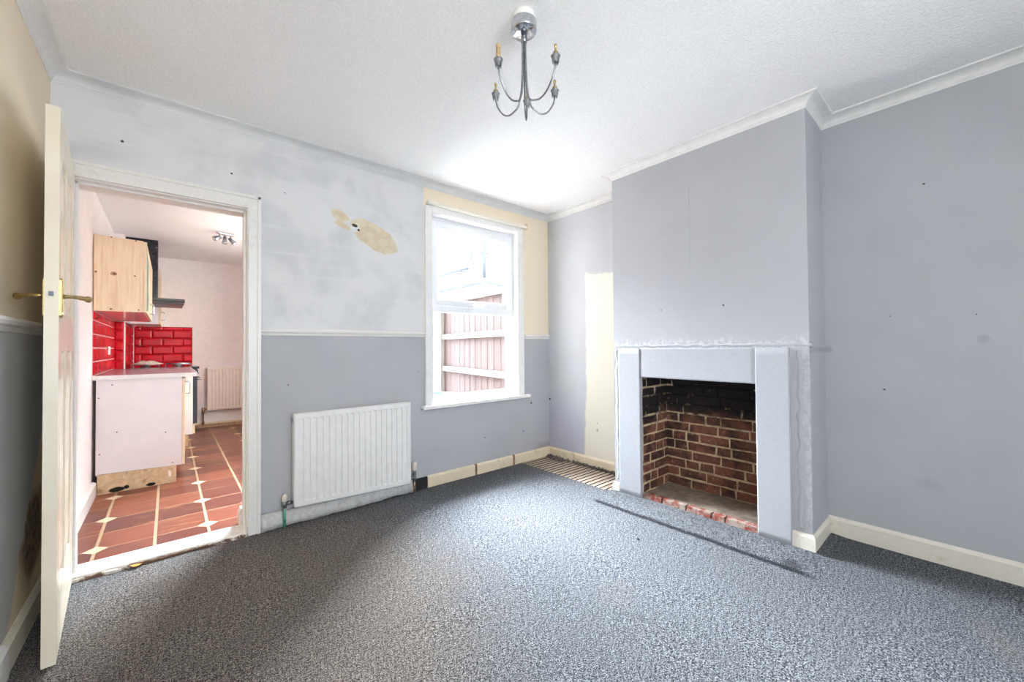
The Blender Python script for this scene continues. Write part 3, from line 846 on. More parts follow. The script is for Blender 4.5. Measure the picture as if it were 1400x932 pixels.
child(v.build('valve', M['dull_steel']), rad)
v = MB(); v.lathe([(.015, .055), (.0205, .060), (.0215, .085), (.0205, .092), (.0215, .098), (.020, .118), (.012, .124), (.001, .125)], (1.538, D-.045, .130), (0, 0, 1), 18)
child(v.build('valve_cap', M['old_plastic']), rad)
v = MB(); v.tube([(1.538, D-.045, .105), (1.538, D-.045, .004)], .0095, 12); child(v.build('pipe', M['copper']), rad)

# ---- chandelier with five bare lamp holders
CX, CY = 1.160, 1.247
ch = empty('chandelier', (CX, CY, CEIL), 'five-armed steel ceiling light with bare bulb holders hanging from the ceiling', 'ceiling light')
m = MB().lathe([(.046, CEIL), (.048, CEIL-.012), (.046, CEIL-.018), (.050, CEIL-.034)], (CX, CY, 0)); child(m.build('ceiling_collar', M['white_plastic']), ch)
zb_ = CEIL-.034
m = MB().lathe([(.054, zb_), (.056, zb_-.004), (.056, zb_-.040), (.052, zb_-.046), (.014, zb_-.047), (.001, zb_-.047)], (CX, CY, 0), seg=32)
rose = child(m.build('ceiling_rose', M['chrome']), ch)
zr = zb_-.046
m = MB().lathe([(.013, zr+.002), (.0135, zr-.030), (.012, zr-.045), (.006, zr-.046)], (CX, CY, 0), seg=20); child(m.build('stem_collar', M['dull_steel']), ch)
ZL, ZC = 2.222, 2.337
for k, (ang, RR) in enumerate(((-169, .174), (108, .148), (42, .132), (-18, .150), (-93, .194))):
    a = math.radians(ang); ca, sa_ = math.cos(a), math.sin(a)
    key = [(.007, zr-.03), (.008, 2.44), (.010, 2.38), (.014, 2.32), (.022, 2.275), (.22*RR, 2.245), (.37*RR, ZL+.008), (.52*RR, ZL), (.69*RR, ZL+.008), (.84*RR, ZL+.032), (.95*RR, ZL+.062), (RR, ZC-.018)]
    # smooth with Catmull-Rom
    pts = []
    for i in range(len(key)-1):
        p0, p1, p2, p3 = key[max(i-1, 0)], key[i], key[i+1], key[min(i+2, len(key)-1)]
        for t in (0, .33, .66):
            f = [.5*((2*p1[j]) + (-p0[j]+p2[j])*t + (2*p0[j]-5*p1[j]+4*p2[j]-p3[j])*t*t + (-p0[j]+3*p1[j]-3*p2[j]+p3[j])*t**3) for j in (0, 1)]
            pts.append(f)
    pts.append(key[-1])
    m = MB().tube([(CX+ca*r, CY+sa_*r, z) for r, z in pts], .0036, 10)
    arm = child(m.build('arm', M['dull_steel']), ch)
    hx, hy = CX+ca*RR, CY+sa_*RR
    m = MB(); m.lathe([(.005, ZC-.020), (.011, ZC-.016), (.0135, ZC), (.019, ZC+.006), (.013, ZC+.012), (.008, ZC+.013)], (hx, hy, 0), seg=18)
    for q in range(6):
        t = q*PI/3; m.hexa([(hx+math.cos(t-.18)*.012, hy+math.sin(t-.18)*.012, ZC-.024), (hx+math.cos(t+.18)*.012, hy+math.sin(t+.18)*.012, ZC-.024), (hx+math.cos(t+.18)*.0095, hy+math.sin(t+.18)*.0095, ZC-.024), (hx+math.cos(t-.18)*.0095, hy+math.sin(t-.18)*.0095, ZC-.024)],
                            [(hx+math.cos(t-.4)*.0165, hy+math.sin(t-.4)*.0165, ZC+.004), (hx+math.cos(t+.4)*.0165, hy+math.sin(t+.4)*.0165, ZC+.004), (hx+math.cos(t+.4)*.012, hy+math.sin(t+.4)*.012, ZC+.004), (hx+math.cos(t-.4)*.012, hy+math.sin(t-.4)*.012, ZC+.004)])
    cup = m.build('cup', M['dull_steel']); cup.parent = arm; cup.location = (-CX, -CY, -CEIL) ; cup.location = (0, 0, 0)
    m = MB()
    if k == 0: m.lathe([(.0085, ZC+.010), (.0090, ZC+.020), (.0088, ZC+.066), (.006, ZC+.067)], (hx, hy, 0), seg=16); mt = M['card_tube']
    else: m.lathe([(.011, ZC+.010), (.011, ZC+.020), (.006, ZC+.026), (.004, ZC+.030), (.0042, ZC+.042), (.0058, ZC+.043), (.0058, ZC+.052), (.003, ZC+.053)], (hx, hy, 0), seg=14); mt = M['brass']
    s_ = m.build('lamp_holder', mt); s_.parent = arm
# ---- striped rug remnant in the alcove + fringe
def rugf(u, v):
    x = 2.755 + (R-.020-2.755)*u; y = 1.975 + (D-.020-1.975)*v
    return (x, y, .001 + .0015*wn(x*3, y*3))
rg = tag(grid_mb(16, 220, rugf).build('striped_rug', M['rug']), 'narrow striped woven rug on the floor of the window-side alcove', 'rug')
random.seed(11); m = MB()
for i in range(300):
    cl = random.choice([2.15, 2.36, 2.60, 2.93, 2.97, 2.85]); y = random.gauss(cl, .055) if i < 250 else random.uniform(2.0, 3.02)
    y = min(max(y, 1.99), 3.04); x = R-.020-random.uniform(.010, .035) - (random.random()*.05 if 2.8 < y < 3.0 else 0)
    a = random.uniform(0, 2*PI); l = random.uniform(.02, .05); hgt = random.uniform(.006, .034)
    p0 = (x, y, .004); p1 = (x-abs(math.cos(a))*l*.5, y+math.sin(a)*l*.5, hgt); p2 = (x-abs(math.cos(a))*l*.5-.004, y+math.sin(a)*l, .005)
    m.tube([p0, p1, p2], [.0055, .005, .003], 5)
fg = m.build('fringe', M['fringe']); fg.parent = rg; fg['kind'] = 'stuff'
# ---- crumbs on the carpet
def crumb(x, y, s, seed, label):
    random.seed(seed); bm = bmesh.new(); bmesh.ops.create_icosphere(bm, subdivisions=1, radius=s)
    for v_ in bm.verts: v_.co = Vector((v_.co.x*random.uniform(.7, 1.6), v_.co.y*random.uniform(.6, 1.2), abs(v_.co.z)*random.uniform(.4, .9)))
    me = bpy.data.meshes.new('grit'); bm.to_mesh(me); bm.free(); me.materials.append(M['debris'])
    o = bpy.data.objects.new('grit', me); C.objects.link(o); o.location = (x, y, .002); tag(o, label, 'grit', 'dark crumbs on the carpet')
crumb(2.196, 1.367, .013, 1, 'largest black crumb on the carpet in front of the fireplace')
crumb(2.196, 1.870, .006, 2, 'small black crumb on the carpet nearest the window-side alcove')
# screw hook in hole on the back wall
# ================================================================== KITCHEN
KF = st(MB().box(L-.3, KR+.3, D+.02, KY+.3, -.2, 0).build('floor_kitchen', M['quarry']))
st(MB().box(L-.3, KR+.25, T1, KY+.2, KC, KC+.15).build('ceiling_kitchen', M['kit_ceiling']))
KL = -.478
st(MB().box(KL-.24, KL, T1, KY, 0, KC).build('wall_kitchen_left', M['kitchen_white']))
st(MB().box(KL, -.39, 6.415, KY, 0, KC).build('wall_kitchen_nib', M['kitchen_white']))
st(MB().box(KL-.24, KR+.2, KY, KY+.2, 0, KC).build('wall_kitchen_far', M['kitchen_white']))
KW = (4.2, 6.1, 1.0, 2.10)
w = MB()
for (a, b, c, d) in ((T1, KW[0], 0, KC), (KW[0], KW[1], 0, KW[2]), (KW[0], KW[1], KW[3], KC), (KW[1], KY, 0, KC)):
    w.box(KR, KR+.2, a, b, c, d)
st(w.build('wall_kitchen_right', M['kitchen_white']))
w = MB(); w.box(KR+.08, KR+.13, KW[0], KW[1], KW[2], KW[2]+.06); w.box(KR+.08, KR+.13, KW[0], KW[1], KW[3]-.06, KW[3])
for q in (KW[0], (KW[0]+KW[1])/2-.03, KW[1]-.06): w.box(KR+.08, KR+.13, q, q+.06, KW[2], KW[3])
st(w.build('window_3', M['upvc']))
def ksk(p0, p1, nrm, name, mat, h=.10, th=.016):
    pr = [(0, .0), (th, .0), (th, h-.012), (th*.4, h), (0, h)]
    return st(MB().ring([[(p[0]+nrm[0]*a, p[1]+nrm[1]*a, z) for a, z in pr] for p in (p0, p1)], smooth=False).build(name, mat))
ksk((KL, T1), (KL, 4.735), (1, 0), 'baseboard_kitchen_left', M['white_trim'], .115, .03)
ksk((.30, KY), (KR, KY), (0, -1), 'baseboard_kitchen_far', M['white_trim'], .13, .018)
st(MB().box(.28, KR, KY-.045, KY-.018, 0, .05).build('trim_10', M['copper'], bevel=.004))
st(MB().box(.28, KR, KY-.035, KY-.018, .052, .075).build('trim_11', M['cream_edge'], bevel=.003))
# block skirting piece at the kitchen side of the right jamb
m = MB(); pr = [(0, .0), (.022, .0), (.022, .09), (.012, .115), (0, .12)]
m.ring([[(DX1-.018-a*.9, y, z) for a, z in pr] for y in (T1-.03, T1+.05)], smooth=False); st(m.build('baseboard_kitchen_jamb', M['white_trim'], bevel=.003))

# ---- tiled splashbacks
def tiles(fn, length, z0, z1, tl, th_, off=0.0, g=.0035, dep=.010, stack=False):
    m = MB(); z = z0; r = 0
    while z < z1 - .01:
        x = -(tl/2 if r % 2 else 0) + off
        while x < length:
            a, b = max(x, 0)+g, min(x+tl, length)-g; zz = min(z+th_, z1)
            if b - a > .012:
                c0, c1 = z+g, zz-g; bv = min(.016, (b-a)*.35)
                lo = [(a, c0), (b, c0), (b, c1), (a, c1)]; hi = [(a+bv, c0+.016), (b-bv, c0+.016), (b-bv, c1-.016), (a+bv, c1-.016)]
                if c1-c0 < .045: hi = [(a+bv, c0+(c1-c0)*.3), (b-bv, c0+(c1-c0)*.3), (b-bv, c1-(c1-c0)*.3), (a+bv, c1-(c1-c0)*.3)]
                m.ring([[fn(u, v, 0) for u, v in lo], [fn(u, v, .004) for u, v in lo], [fn(u, v, dep) for u, v in hi]], caps=False, smooth=False)
                m.add([fn(u, v, dep) for u, v in hi], [(0,1,2,3)])
            x += tl
        z += th_; r += 1
    return m
TZ0, TZ1 = .986, 1.527
sp = MB().box(KL, KL+.004, 4.735, 6.412, TZ0, TZ1).build('tile_splashback', M['pale_grout']); tag(sp, 'red metro tiles with pale grout on the left kitchen wall above the worktop', 'tiles')
tiles(lambda u, v, h: (KL+.004+h, 4.735+u, v), 6.405-4.735, TZ0, TZ1, .226, .116, g=.006).build('tiling', M['red_tile'], sp)
sp2 = MB().box(KL+.003, -.392, 6.405, 6.413, TZ0-.03, TZ1).build('tile_splashback', M['red_grout']); tag(sp2, 'narrow strip of plain red tiles facing the doorway at the pipe boxing', 'tiles')
tiles(lambda u, v, h: (KL+.005+u, 6.405-h, v), .080, TZ0-.03, TZ1, .4, .116, g=.003).build('tiling', M['red_tile'], sp2)
MB().box(-.394, -.381, 6.398, 6.412, TZ0-.03, TZ1).build('tile_trim', M['white_plastic'], sp2)
sp4 = MB().box(-.392, -.386, 6.42, KY-.01, .93, TZ1).build('tile_splashback', M['red_grout']); tag(sp4, 'foreshortened red tiling on the side of the pipe boxing behind the hob', 'tiles')
tiles(lambda u, v, h: (-.386+h, 6.42+u, v), 1.26, .93, TZ1, .226, .116).build('tiling', M['red_tile'], sp4)
FX0, FX1, FZa, FZb = -.37, .268, .90, 1.530
sp3 = MB().box(FX0, FX1, KY-.006, KY+.002, FZa, FZb).build('tile_splashback', M['red_grout']); tag(sp3, 'glossy red metro tiles on the far kitchen wall beside the hob', 'tiles')
tiles(lambda u, v, h: (FX0+u, KY-.006-h, v), FX1-FX0, FZa, FZb, .226, .116, off=-.04).build('tiling', M['red_tile'], sp3)
m = MB(); m.box(FX1, FX1+.012, KY-.018, KY+.001, FZa, FZb+.010); m.box(FX0, FX1, KY-.018, KY+.001, FZb, FZb+.010); m.box(FX0-.012, FX0, KY-.018, KY+.001, FZa, FZb+.010); m.build('tile_trim', M['white_plastic'], sp3)
# socket on the tiled left wall
so = MB().box(KL+.014, KL+.024, 5.66, 5.80, 1.15, 1.235).build('wall_socket', M['white_plastic'], bevel=.004); tag(so, 'white plastic socket among the red tiles on the left kitchen wall', 'socket')
for q in (5.68, 5.75): MB().box(KL+.024, KL+.028, q, q+.02, 1.205, 1.22).build('switch', M['white_plastic'], so)

# ---- base cabinet nearest the doorway
bc = empty('base_cabinet', (-.18, 5.5, 0), 'white base cabinet with swollen chipboard plinth nearest the kitchen doorway', 'cabinet')
y0, y1 = 4.735, 6.33
m = MB(); m.hexa([(-.455, y0, .168), (.093, y0, .150), (.093, y0+.018, .150), (-.455, y0+.018, .168)], [(-.455, y0, .948), (.093, y0, .948), (.093, y0+.018, .948), (-.455, y0+.018, .948)])
ep = child(m.build('end_panel', M['carcass'], bevel=.001), bc)
m = MB(); m.box(-.455, .085, y0+.019, y1, .155, .945); child(m.build('body', M['carcass']), bc)
m = MB(); m.hexa([(-.445, y0+.004, 0), (.055, y0+.004, 0), (.055, y0+.022, 0), (-.445, y0+.022, 0)], [(-.445, y0+.004, .164), (.055, y0+.004, .148), (.055, y0+.022, .148), (-.445, y0+.022, .164)])
m.box(.040, .055, y0+.022, y1, 0, .150)
child(m.build('plinth', M['chip']), bc)
for i, (a, b) in enumerate(((y0+.004, 5.53), (5.535, y1-.003))):
    d_ = child(MB().box(.094, .114, a, b, .150, .938).build('door', M['cream_edge'], bevel=.002), bc)
    ha = MB(); yy = b-.05 if i else a+.045
    ha.tube([(.114, yy, .900), (.146, yy, .898), (.150, yy, .890), (.150, yy, .800), (.146, yy, .792), (.114, yy, .790)], .0045, 8); ha.build('handle', M['chrome'], d_)
    d_.children[0].matrix_parent_inverse = Matrix.Identity(4)
    d_.children[0].location = (0, 0, 0)
m = MB()
random.seed(2)
for (a, z) in ((-.438, .80), (-.432, .335), (-.33,.505), (-.02,.46), (.03,.18), (-.36,.905)): MB().lathe([(.005, 0), (.004, .001)], (a, y0-.0005, z), (0, -1, 0), 8).build('screw_hole', M['dark_hole'], ep)
# worktop
m = MB()
m.box(-.475, .200, y0-.012, 6.33, .950, .986)
wt = tag(m.build('worktop', M['worktop'], bevel=.003), 'grey laminate worktop with pale front edge on the white base cabinet', 'worktop')
MB().box(-.475, .201, y0-.0135, y0-.0118, .949, .9855).build('edge_strip', M['white_trim'], wt)
MB().box(.2002, .2015, y0-.012, 6.33, .949, .9855).build('edge_strip', M['white_trim'], wt)
# ---- cooker with hob against the far end
ck = empty('cooker', (-.05, 6.7, 0), 'built-in black oven and gas hob in white housing beyond the worktop', 'cooker')
cy0, cy1 = 6.36, 6.98
child(MB().box(-.38, .228, cy0, cy1, .145, .955).build('housing', M['carcass']), ck)
child(MB().box(-.38, .185, cy0+.01, cy1, 0, .145).build('plinth', M['chip']), ck)
child(MB().box(.229, .250, cy0, cy1, .150, .270).build('drawer_front', M['cream_edge'], bevel=.002), ck)
od = child(MB().box(.229, .272, cy0+.004, cy1-.004, .278, .86).build('oven_door', M['black_glass'], bevel=.004), ck)
m = MB(); m.tube([(.272, cy0+.06, .82), (.305, cy0+.06, .82), (.312, cy0+.07, .82), (.312, cy1-.07, .82), (.305, cy1-.06, .82), (.272, cy1-.06, .82)], .008, 8); m.build('handle', M['chrome'], od)
cp = child(MB().box(.229, .275, cy0+.004, cy1-.004, .865, .955).build('control_panel', M['black'], bevel=.003), ck)
m = MB()
for q in range(5): MB().lathe([(.018, 0), (.017, .018), (.010, .022), (.001, .022)], (.275, cy0+.09+q*.11, .91), (1, 0, 0), 14).build('control_knob', M['chrome'], cp)
hb = child(MB().box(-.36, .290, cy0-.02, cy1+.01, .957, .985).build('hob', M['black_glass'], bevel=.004), ck)
for (bx_, by_, rr) in ((-.21, cy0+.16, .045), (.09, cy0+.16, .032), (-.21, cy0+.45, .032), (.09, cy0+.45, .045)):
    b_ = MB().lathe([(rr, .985), (rr, .995), (rr*.7, 1.003), (.001, 1.004)], (bx_, by_, 0), seg=16).build('burner', M['dull_steel'], hb)
for bx_ in (-.21, .09):
    m = MB()
    for q in (-.12, .12):
        m.tube([(bx_+q, cy0+.03, .986), (bx_+q, cy0+.03, 1.018), (bx_+q, cy1-.04, 1.018), (bx_+q, cy1-.04, .986)], .004, 6)
    for q in (cy0+.03, cy0+.16, cy0+.31, cy0+.45, cy1-.04): m.tube([(bx_-.12, q, 1.018), (bx_+.12, q, 1.018)], .004, 6)
    m.build('pan_support', M['dull_steel'], hb)
def clothf(u, v):
    x = -.33 + .28*u; y = cy0+.02 + .22*v
    e_ = math.sin(PI*u)*math.sin(PI*v)
    return (x, y, 1.024 + .035*e_*(1 + .9*wn(u*4, v*4, 3)) + .010*abs(wn(u*9, v*9)))
tag(grid_mb(24, 20, clothf).build('crumpled_cloth', M['foil'], fix=False), 'crumpled pale cloth left on the black gas hob', 'cloth')
# ---- wall cabinet nearest (pine end panel)
wc = empty('wall_cabinet', (-.3, 5.5, 1.527), 'pine-sided wall cabinet above the worktop nearest the kitchen doorway', 'cabinet')
m = MB(); zz0, zz1 = 1.527, 2.160
def wob_panel():
    pts = [(-.472, zz0)]
    pts += [(-.172, zz0), (-.172, zz1-.010)]
    for i in range(1, 11): pts.append((-.172 - .300*i/10, zz1 - .010 + .012*i/10 + .003*wn(i*1.7, 2)))
    for i in range(1, 12): pts.append((-.472 - .006*abs(wn(i*1.3, 7)), zz1 - (zz1-zz0)*i/12))
    return MB().prism(pts, lambda u, v, t: (u, t, v), 4.735, 4.753)
child(wob_panel().build('end_panel', M['pine']), wc)
child(MB().box(-.474, -.180, 4.755, 6.35, zz0+.018, zz1-.012).build('body', M['carcass']), wc)
child(MB().box(-.474, -.172, 4.755, 6.35, zz0, zz0+.017).build('bottom_panel', plain('glossy_white_laminate', (.75,.70,.70), .12, var=.02)), wc)
for i, (a, b) in enumerate(((4.737, 5.54), (5.545, 6.348))):
    d_ = child(MB().box(-.171, -.150, a, b, zz0+.002, zz1-.014).build('door', M['pine'], bevel=.002), wc)
    yy = b-.05 if i == 0 else a+.05
    ha = MB(); ha.tube([(-.150, yy, 1.665), (-.122, yy, 1.662), (-.118, yy, 1.655), (-.118, yy, 1.575), (-.122, yy, 1.568), (-.150, yy, 1.565)], .0045, 8)
    ho = ha.build('handle', M['chrome']); ho.parent = d_
m = MB(); rings = []
for i in range(20):
    z = zz0+.01 + (zz1-zz0-.03)*i/19; q = .012 + .010*wn(z*7, 4) - .018*max(0, (z-1.95))/.2
    rings.append([(-.149, 4.738, z), (-.149+max(q, .003), 4.738, z), (-.149+max(q, .003), 4.743, z), (-.149, 4.743, z)])
child(MB().ring(rings, smooth=False).build('peeling_edging', M['green_laminate']), wc)
# ---- far wall cabinet
fc = empty('wall_cabinet', (-.24, 7.3, 1.53), 'small white wall cabinet beyond the cooker hood in the kitchen', 'cabinet')
child(MB().box(-.385, -.105, 7.03, 7.68, 1.535, 2.26).build('body', M['carcass']), fc)
d_ = child(MB().box(-.104, -.084, 7.03, 7.68, 1.537, 2.258).build('door', M['cream_edge'], bevel=.002), fc)
ha = MB().tube([(-.084, 7.09, 1.70), (-.052, 7.09, 1.698), (-.048, 7.09, 1.69), (-.048, 7.09, 1.60), (-.052, 7.09, 1.592), (-.084, 7.09, 1.59)], .006, 8).build('handle', M['chrome']); ha.parent = d_
# ---- cooker hood
hd_ = empty('cooker_hood', (-.2, 6.7, 1.70), 'black chimney cooker hood on the left kitchen wall above the hob', 'cooker hood')
child(MB().box(-.39, -.105, 6.52, 6.84, 1.817, KC).build('flue_cover', M['black'], bevel=.003), hd_)
m = MB(); m.hexa([(-.39, 6.38, 1.787), (.150, 6.38, 1.787), (.150, 6.98, 1.787), (-.39, 6.98, 1.787)], [(-.39, 6.38, 1.820), (.150, 6.38, 1.820), (.150, 6.98, 1.820), (-.39, 6.98, 1.820)])
child(m.build('canopy', M['hood'], bevel=.003), hd_)
child(MB().box(-.36, .135, 6.40, 6.96, 1.752, 1.786).build('filter_housing', M['hood'], bevel=.003), hd_)
# ---- far radiator
kr, _ = radiator('radiator', 'cream ribbed panel radiator on the far kitchen wall', .445, 1.28, .262, .262, .915, KY, M['rad_warm'], 18)
v = MB(); v.tube([(.45, KY-.045, .29), (.405, KY-.045, .29), (.398, KY-.045, .28), (.398, KY-.045, .055)], .010, 8); v.lathe([(.018, -.05), (.020, .02), (.012, .04)], (.398, KY-.045, .27), (0, 0, 1), 10); v.lathe([(.016, -.02), (.016, .02)], (.398, KY-.045, .08), (0, 0, 1), 10)
child(v.build('valve', M['copper']), kr)
# ---- three-way spotlight
SX, SY = .487, 5.62
sl_ = empty('spotlight', (SX, SY, KC), 'small chrome ceiling spotlight bar with three lamps in the kitchen', 'ceiling light')
m = MB(); out = []
for k in range(20):
    t = 2*PI*k/20; out.append((math.cos(t)*.035 + (.055 if math.cos(t) > 0 else -.055), math.sin(t)*.035))
m.prism([(a, b) for a, b in out], lambda u, v, t: (SX+u*.94+v*.3, SY-v*.94+u*.34, t), KC-.022, KC-.001)
child(m.build('mounting_plate', M['chrome'], bevel=.003), sl_)
for (dx, dr) in ((-.055, (-.85, -.2, -.45)), (0, (-.05, -.3, -1)), (.055, (.65, -.15, -.75))):
    bx_, by_ = SX+dx*.94, SY+dx*.34; dv_ = Vector(dr).normalized(); o_ = Vector((bx_, by_, KC-.060))
    m = MB(); m.tube([(bx_, by_, KC-.02), (bx_, by_, KC-.055)], .005, 8)
    m.lathe([(.008, -.018), (.018, -.012), (.020, .020), (.028, .062), (.026, .064), (.018, .022)], o_, dv_, 16)
    hdl = child(m.build('lamp_head', M['dull_steel']), sl_)
    b_ = MB().lathe([(.018, .030), (.024, .056), (.016, .061), (.001, .062)], o_, dv_, 14).build('bulb', M['white_plastic']); b_.parent = hdl

# ================================================================== OUTSIDE
st(MB().box(KR+.2, 16, T1+.0, 22, -.25, -.12).build('ground_yard', M['yard']))
# boundary fence runs (3.50,3.9) -> (4.15,8.0)
FA, FB = Vector((3.43, 3.75, 0)), Vector((4.03, 7.15, 0)); fd = (FB-FA).normalized(); fn_ = Vector((-fd.y, fd.x, 0))   # fn_ points to the camera side
fe = empty('garden_fence', tuple(FA), 'weathered close-board wooden fence with pale rails outside the window', 'fence')
m = MB(); Lf = (FB-FA).length; n = int(Lf/.105)
for i in range(n):
    a = FA + fd*(i*.105); b = a + fd*.110; o1 = fn_*(-.022 - (.003 if i % 2 else 0)); o2 = o1 - fn_*.016
    pts = [a+o1, b+o1, b+o2, a+o2]
    m.hexa([(p.x, p.y, -.12) for p in pts], [(p.x, p.y, 1.93 + .05*(i/n)*2 ) for p in pts])
child(m.build('boards', M['fence']), fe)
for (za, zb) in ((.76, .85), (1.345, 1.435)):
    a, b = FA, FB; q = [a, b, b+fn_*.04, a+fn_*.04]; q = [a-fn_*.022, b-fn_*.022, b+fn_*.025, a+fn_*.025]
    m = MB().hexa([(p.x, p.y, za) for p in q], [(p.x, p.y, zb) for p in q]); child(m.build('rail', M['fence_rail'], bevel=.006), fe)
pc = FA + fd*(2.93)
q = [pc-fd*.13-fn_*.02, pc+fd*.13-fn_*.02, pc+fd*.13+fn_*.06, pc-fd*.13+fn_*.06]
m = MB().hexa([(p.x, p.y, -.12) for p in q], [(p.x, p.y, 2.02) for p in q]); child(m.build('post', M['fence_rail'], bevel=.006), fe)
q = [FA+fn_*.028, FB+fn_*.028, FB-fn_*.055, FA-fn_*.055]
m = MB().hexa([(p.x, p.y, z) for p, z in zip(q, (1.93, 2.03, 2.03, 1.93))], [(p.x, p.y, z) for p, z in zip(q, (1.965, 2.065, 2.065, 1.965))]); child(m.build('capping', M['fence_rail']), fe)
# neighbour's white house wall with pipes, pale corrugated lean-to
# wall plane: passes (7.2,8.2) direction roughly facing the camera
def onp(px, py, P0, nrm):
    yaw, pitch, roll, f_, h_ = .7128, .0143, -.0081, 542.8, 1.2
    fw = Vector((math.sin(yaw)*math.cos(pitch), math.cos(yaw)*math.cos(pitch), math.sin(pitch))); r0 = Vector((math.cos(yaw), -math.sin(yaw), 0)); u0 = r0.cross(fw)
    r_ = r0*math.cos(roll) + u0*math.sin(roll); u_ = u0*math.cos(roll) - r0*math.sin(roll)
    d_ = fw + r_*((px-700)/f_) - u_*((py-466)/f_); o_ = Vector((0, 0, h_)); t = (Vector(P0)-o_).dot(Vector(nrm))/d_.dot(Vector(nrm)); return o_ + d_*t
NP, NN = Vector((7.6, 9.6, 0)), Vector((.62, .78, 0)).normalized(); NT = Vector((NN.y, -NN.x, 0))
def wallpt(s_, z, off=0): p = NP + NT*s_ - NN*off; return (p.x, p.y, z)
hw = MB().hexa([wallpt(-2.6, -.12), wallpt(7, -.12), wallpt(7, -.12, -.3), wallpt(-2.6, -.12, -.3)], [wallpt(-2.6, 5.2), wallpt(7, 5.2), wallpt(7, 5.2, -.3), wallpt(-2.6, 5.2, -.3)])
tag(hw.build('neighbour_house', M['render']), 'white rendered neighbouring house wall seen through the upper window pane', 'house')
def on_wall(px, py, off=.08): return onp(px, py, NP - NN*off, NN)
def pipe(name, label, pts, r, extra=()):
    m = MB(); P = [on_wall(*p) for p in pts]; m.tube(P, r, 12)
    o = m.build(name, M['pipe_grey']); tag(o, label, 'pipe')
    for k, (ps, rr) in enumerate(extra):
        MB().tube([on_wall(*p) for p in ps], rr, 8).build('branch' if len(ps) > 2 else 'bracket', M['pipe_grey'], o)
    return o
pipe('soil_pipe', 'tall grey soil pipe with a branch on the white neighbouring wall', [(662, 322), (662, 350), (662, 380)], .062,
     [([(657, 346), (664, 347), (672, 344), (677, 340), (680, 334)], .020), ([(657, 357), (668, 357)], .014), ([(658, 333), (667, 333)], .010), ([(655, 344), (665, 348)], .03)])
pipe('waste_pipe', 'short grey hooked pipe left of the tall soil pipe outside', [(644, 318), (644.5, 340), (645, 350), (643.5, 355), (641, 358)], .034, [([(642, 331), (649, 331)], .010)])
pipe('gutter', 'long grey sloping gutter on the white neighbouring wall outside', [(592, 380), (602, 377), (622, 371), (640, 366)], .045,
     [([(630, 371), (636, 372), (641, 367), (638, 364), (644, 362), (652, 359)], .024), ([(598, 382), (604, 382)], .012)])
# corrugated lean-to behind the fence
SP, SN = Vector((5.9, 8.0, 0)), NN
def sp(px, py): return onp(px, py, SP, SN)
pa, pb, pc_ = sp(596, 398), sp(662, 383.5), sp(690, 390)
m = MB()
top = [pa, pb, pc_]
for a, b in ((pa, pb), (pb, pc_)):
    k = max(3, int((b-a).length/.09))
    for i in range(k):
        p, q = a.lerp(b, i/k), a.lerp(b, (i+1)/k); off = NN*.03 if i % 2 else Vector((0,0,0))
        m.hexa([(p.x+off.x, p.y+off.y, -.12), (q.x+off.x, q.y+off.y, -.12), (q.x+NN.x*.1, q.y+NN.y*.1, -.12), (p.x+NN.x*.1, p.y+NN.y*.1, -.12)],
               [(p.x+off.x, p.y+off.y, p.z-.05), (q.x+off.x, q.y+off.y, q.z-.05), (q.x+NN.x*.1, q.y+NN.y*.1, q.z-.05), (p.x+NN.x*.1, p.y+NN.y*.1, p.z-.05)])
shd = tag(m.build('garden_shed', M['roof_sheet']), 'pale corrugated shed with a shallow peaked roof behind the fence', 'shed')
m = MB()
for a, b in ((pa, pb), (pb, pc_)):
    f0 = -NN*.05; bk = NN*1.8
    m.hexa([tuple(a+f0+Vector((0,0,-.05))), tuple(b+f0+Vector((0,0,-.05))), tuple(b+bk+Vector((0,0,-.05))), tuple(a+bk+Vector((0,0,-.05)))],
           [tuple(a+f0), tuple(b+f0), tuple(b+bk), tuple(a+bk)])
m.build('roof', M['pipe_grey'], shd)
# blue tub at foot of the fence post
tb = onp(597, 531, (3.55, 5.35, 0), (1, 0, 0))
m = MB(); bx_, by_ = 3.40, 5.70
m.lathe([(.13, -.12), (.17, .40), (.185, .42), (.185, .45), (.165, .45), (.15, .38)], (bx_, by_, 0), seg=20)
tub = tag(m.build('water_butt', M['blue']), 'blue plastic tub standing by the fence post outside the window', 'tub')
# outside brick face of the kitchen wing
st(MB().box(KR+.2, KR+.24, T1, KY+.2, -.12, KW[2]-.05).build('wall_kitchen_outside', M['house_brick']))

# ================================================================== LIGHT
wd = bpy.data.worlds.new('World'); bpy.context.scene.world = wd; wd.use_nodes = True
g = wd.node_tree; bg = g.nodes['Background']; bg.inputs[0].default_value = (.90, .95, 1.0, 1); bg.inputs[1].default_value = 9.0
def area(name, loc, rot, sx, sy, power=0, col=(1,1,1), portal=False):
    l = bpy.data.lights.new(name, 'AREA'); l.shape = 'RECTANGLE'; l.size = sx; l.size_y = sy; l.energy = power; l.color = col
    if portal: l.cycles.is_portal = True
    o = bpy.data.objects.new(name, l); C.objects.link(o); o.location = loc; o.rotation_euler = rot; return o
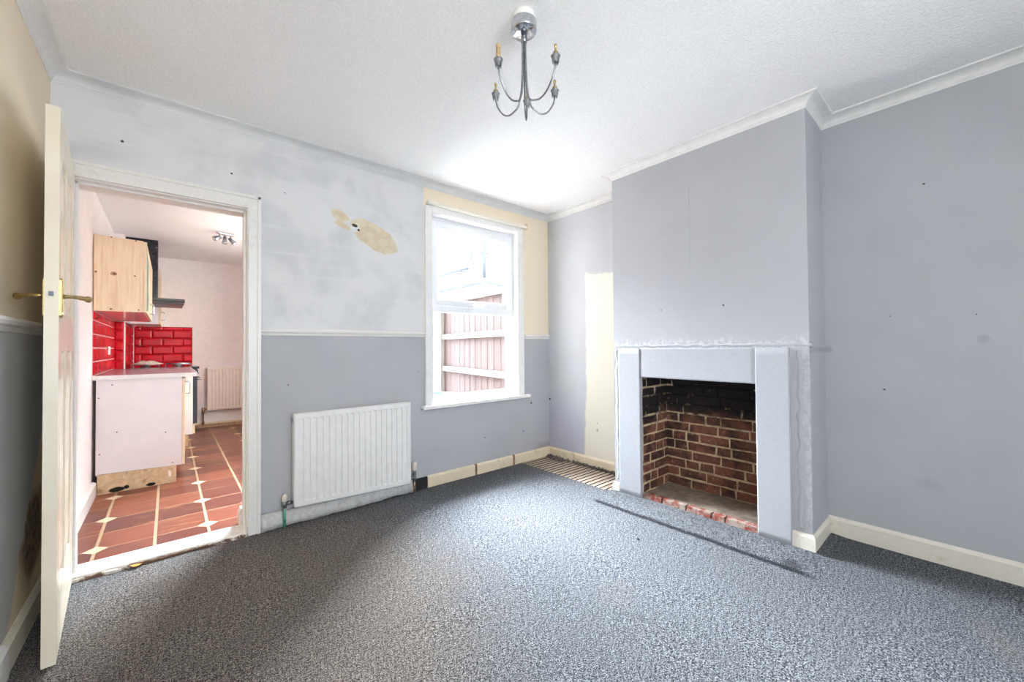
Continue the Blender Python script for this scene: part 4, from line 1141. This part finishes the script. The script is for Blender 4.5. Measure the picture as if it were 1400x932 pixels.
# area light default points to -Z
area('portal_window', ((WX0+WX1)/2, T1+.02, (WZ0+WZ1)/2), (-PI/2, 0, 0), 1.0, 1.68, portal=True)
area('portal_kitchen', (KR+.22, (KW[0]+KW[1])/2, (KW[2]+KW[3])/2), (0, PI/2, 0), 1.12, 1.9, portal=True)
area('portal_rear', ((RX0+RX1)/2, REAR-.21, (RZ0+RZ1)/2), (PI/2, 0, 0), 1.5, 1.65, portal=True)
area('daylight_kitchen_window', (KR+.05, (KW[0]+KW[1])/2, (KW[2]+KW[3])/2), (0, PI/2, 0), 1.05, 1.8, 3, (1, .97, .93))

sl2 = bpy.data.lights.new('sun', 'SUN'); sl2.energy = 95; sl2.angle = math.radians(60); sl2.color = (.88, .94, 1)
so2 = bpy.data.objects.new('sun', sl2); C.objects.link(so2)
so2.rotation_euler = Vector((-.26, -1, -.72)).to_track_quat('-Z', 'Y').to_euler()

# ================================================================== CAMERA
cam = bpy.data.cameras.new('camera'); co = bpy.data.objects.new('camera', cam); C.objects.link(co)
yaw, pitch, roll, f_ = .7128, .0143, -.0081, 542.8
fw = Vector((math.sin(yaw)*math.cos(pitch), math.cos(yaw)*math.cos(pitch), math.sin(pitch))); r0 = Vector((math.cos(yaw), -math.sin(yaw), 0)); u0 = r0.cross(fw)
r_ = r0*math.cos(roll) + u0*math.sin(roll); u_ = u0*math.cos(roll) - r0*math.sin(roll)
co.matrix_world = Matrix(((r_.x, u_.x, -fw.x, 0), (r_.y, u_.y, -fw.y, 0), (r_.z, u_.z, -fw.z, 1.2), (0, 0, 0, 1)))
cam.sensor_width = 36; cam.lens = 36*f_/1400; cam.clip_start = .02
S = bpy.context.scene; S.camera = co
S.view_settings.view_transform = 'Standard'; S.view_settings.look = 'None'; S.view_settings.gamma = 1; S.view_settings.exposure = 0.74
S.cycles.use_denoising = True; S.cycles.max_bounces = 10; S.cycles.diffuse_bounces = 8; S.cycles.transparent_max_bounces = 12; S.cycles.caustics_reflective = False; S.cycles.sample_clamp_indirect = 8
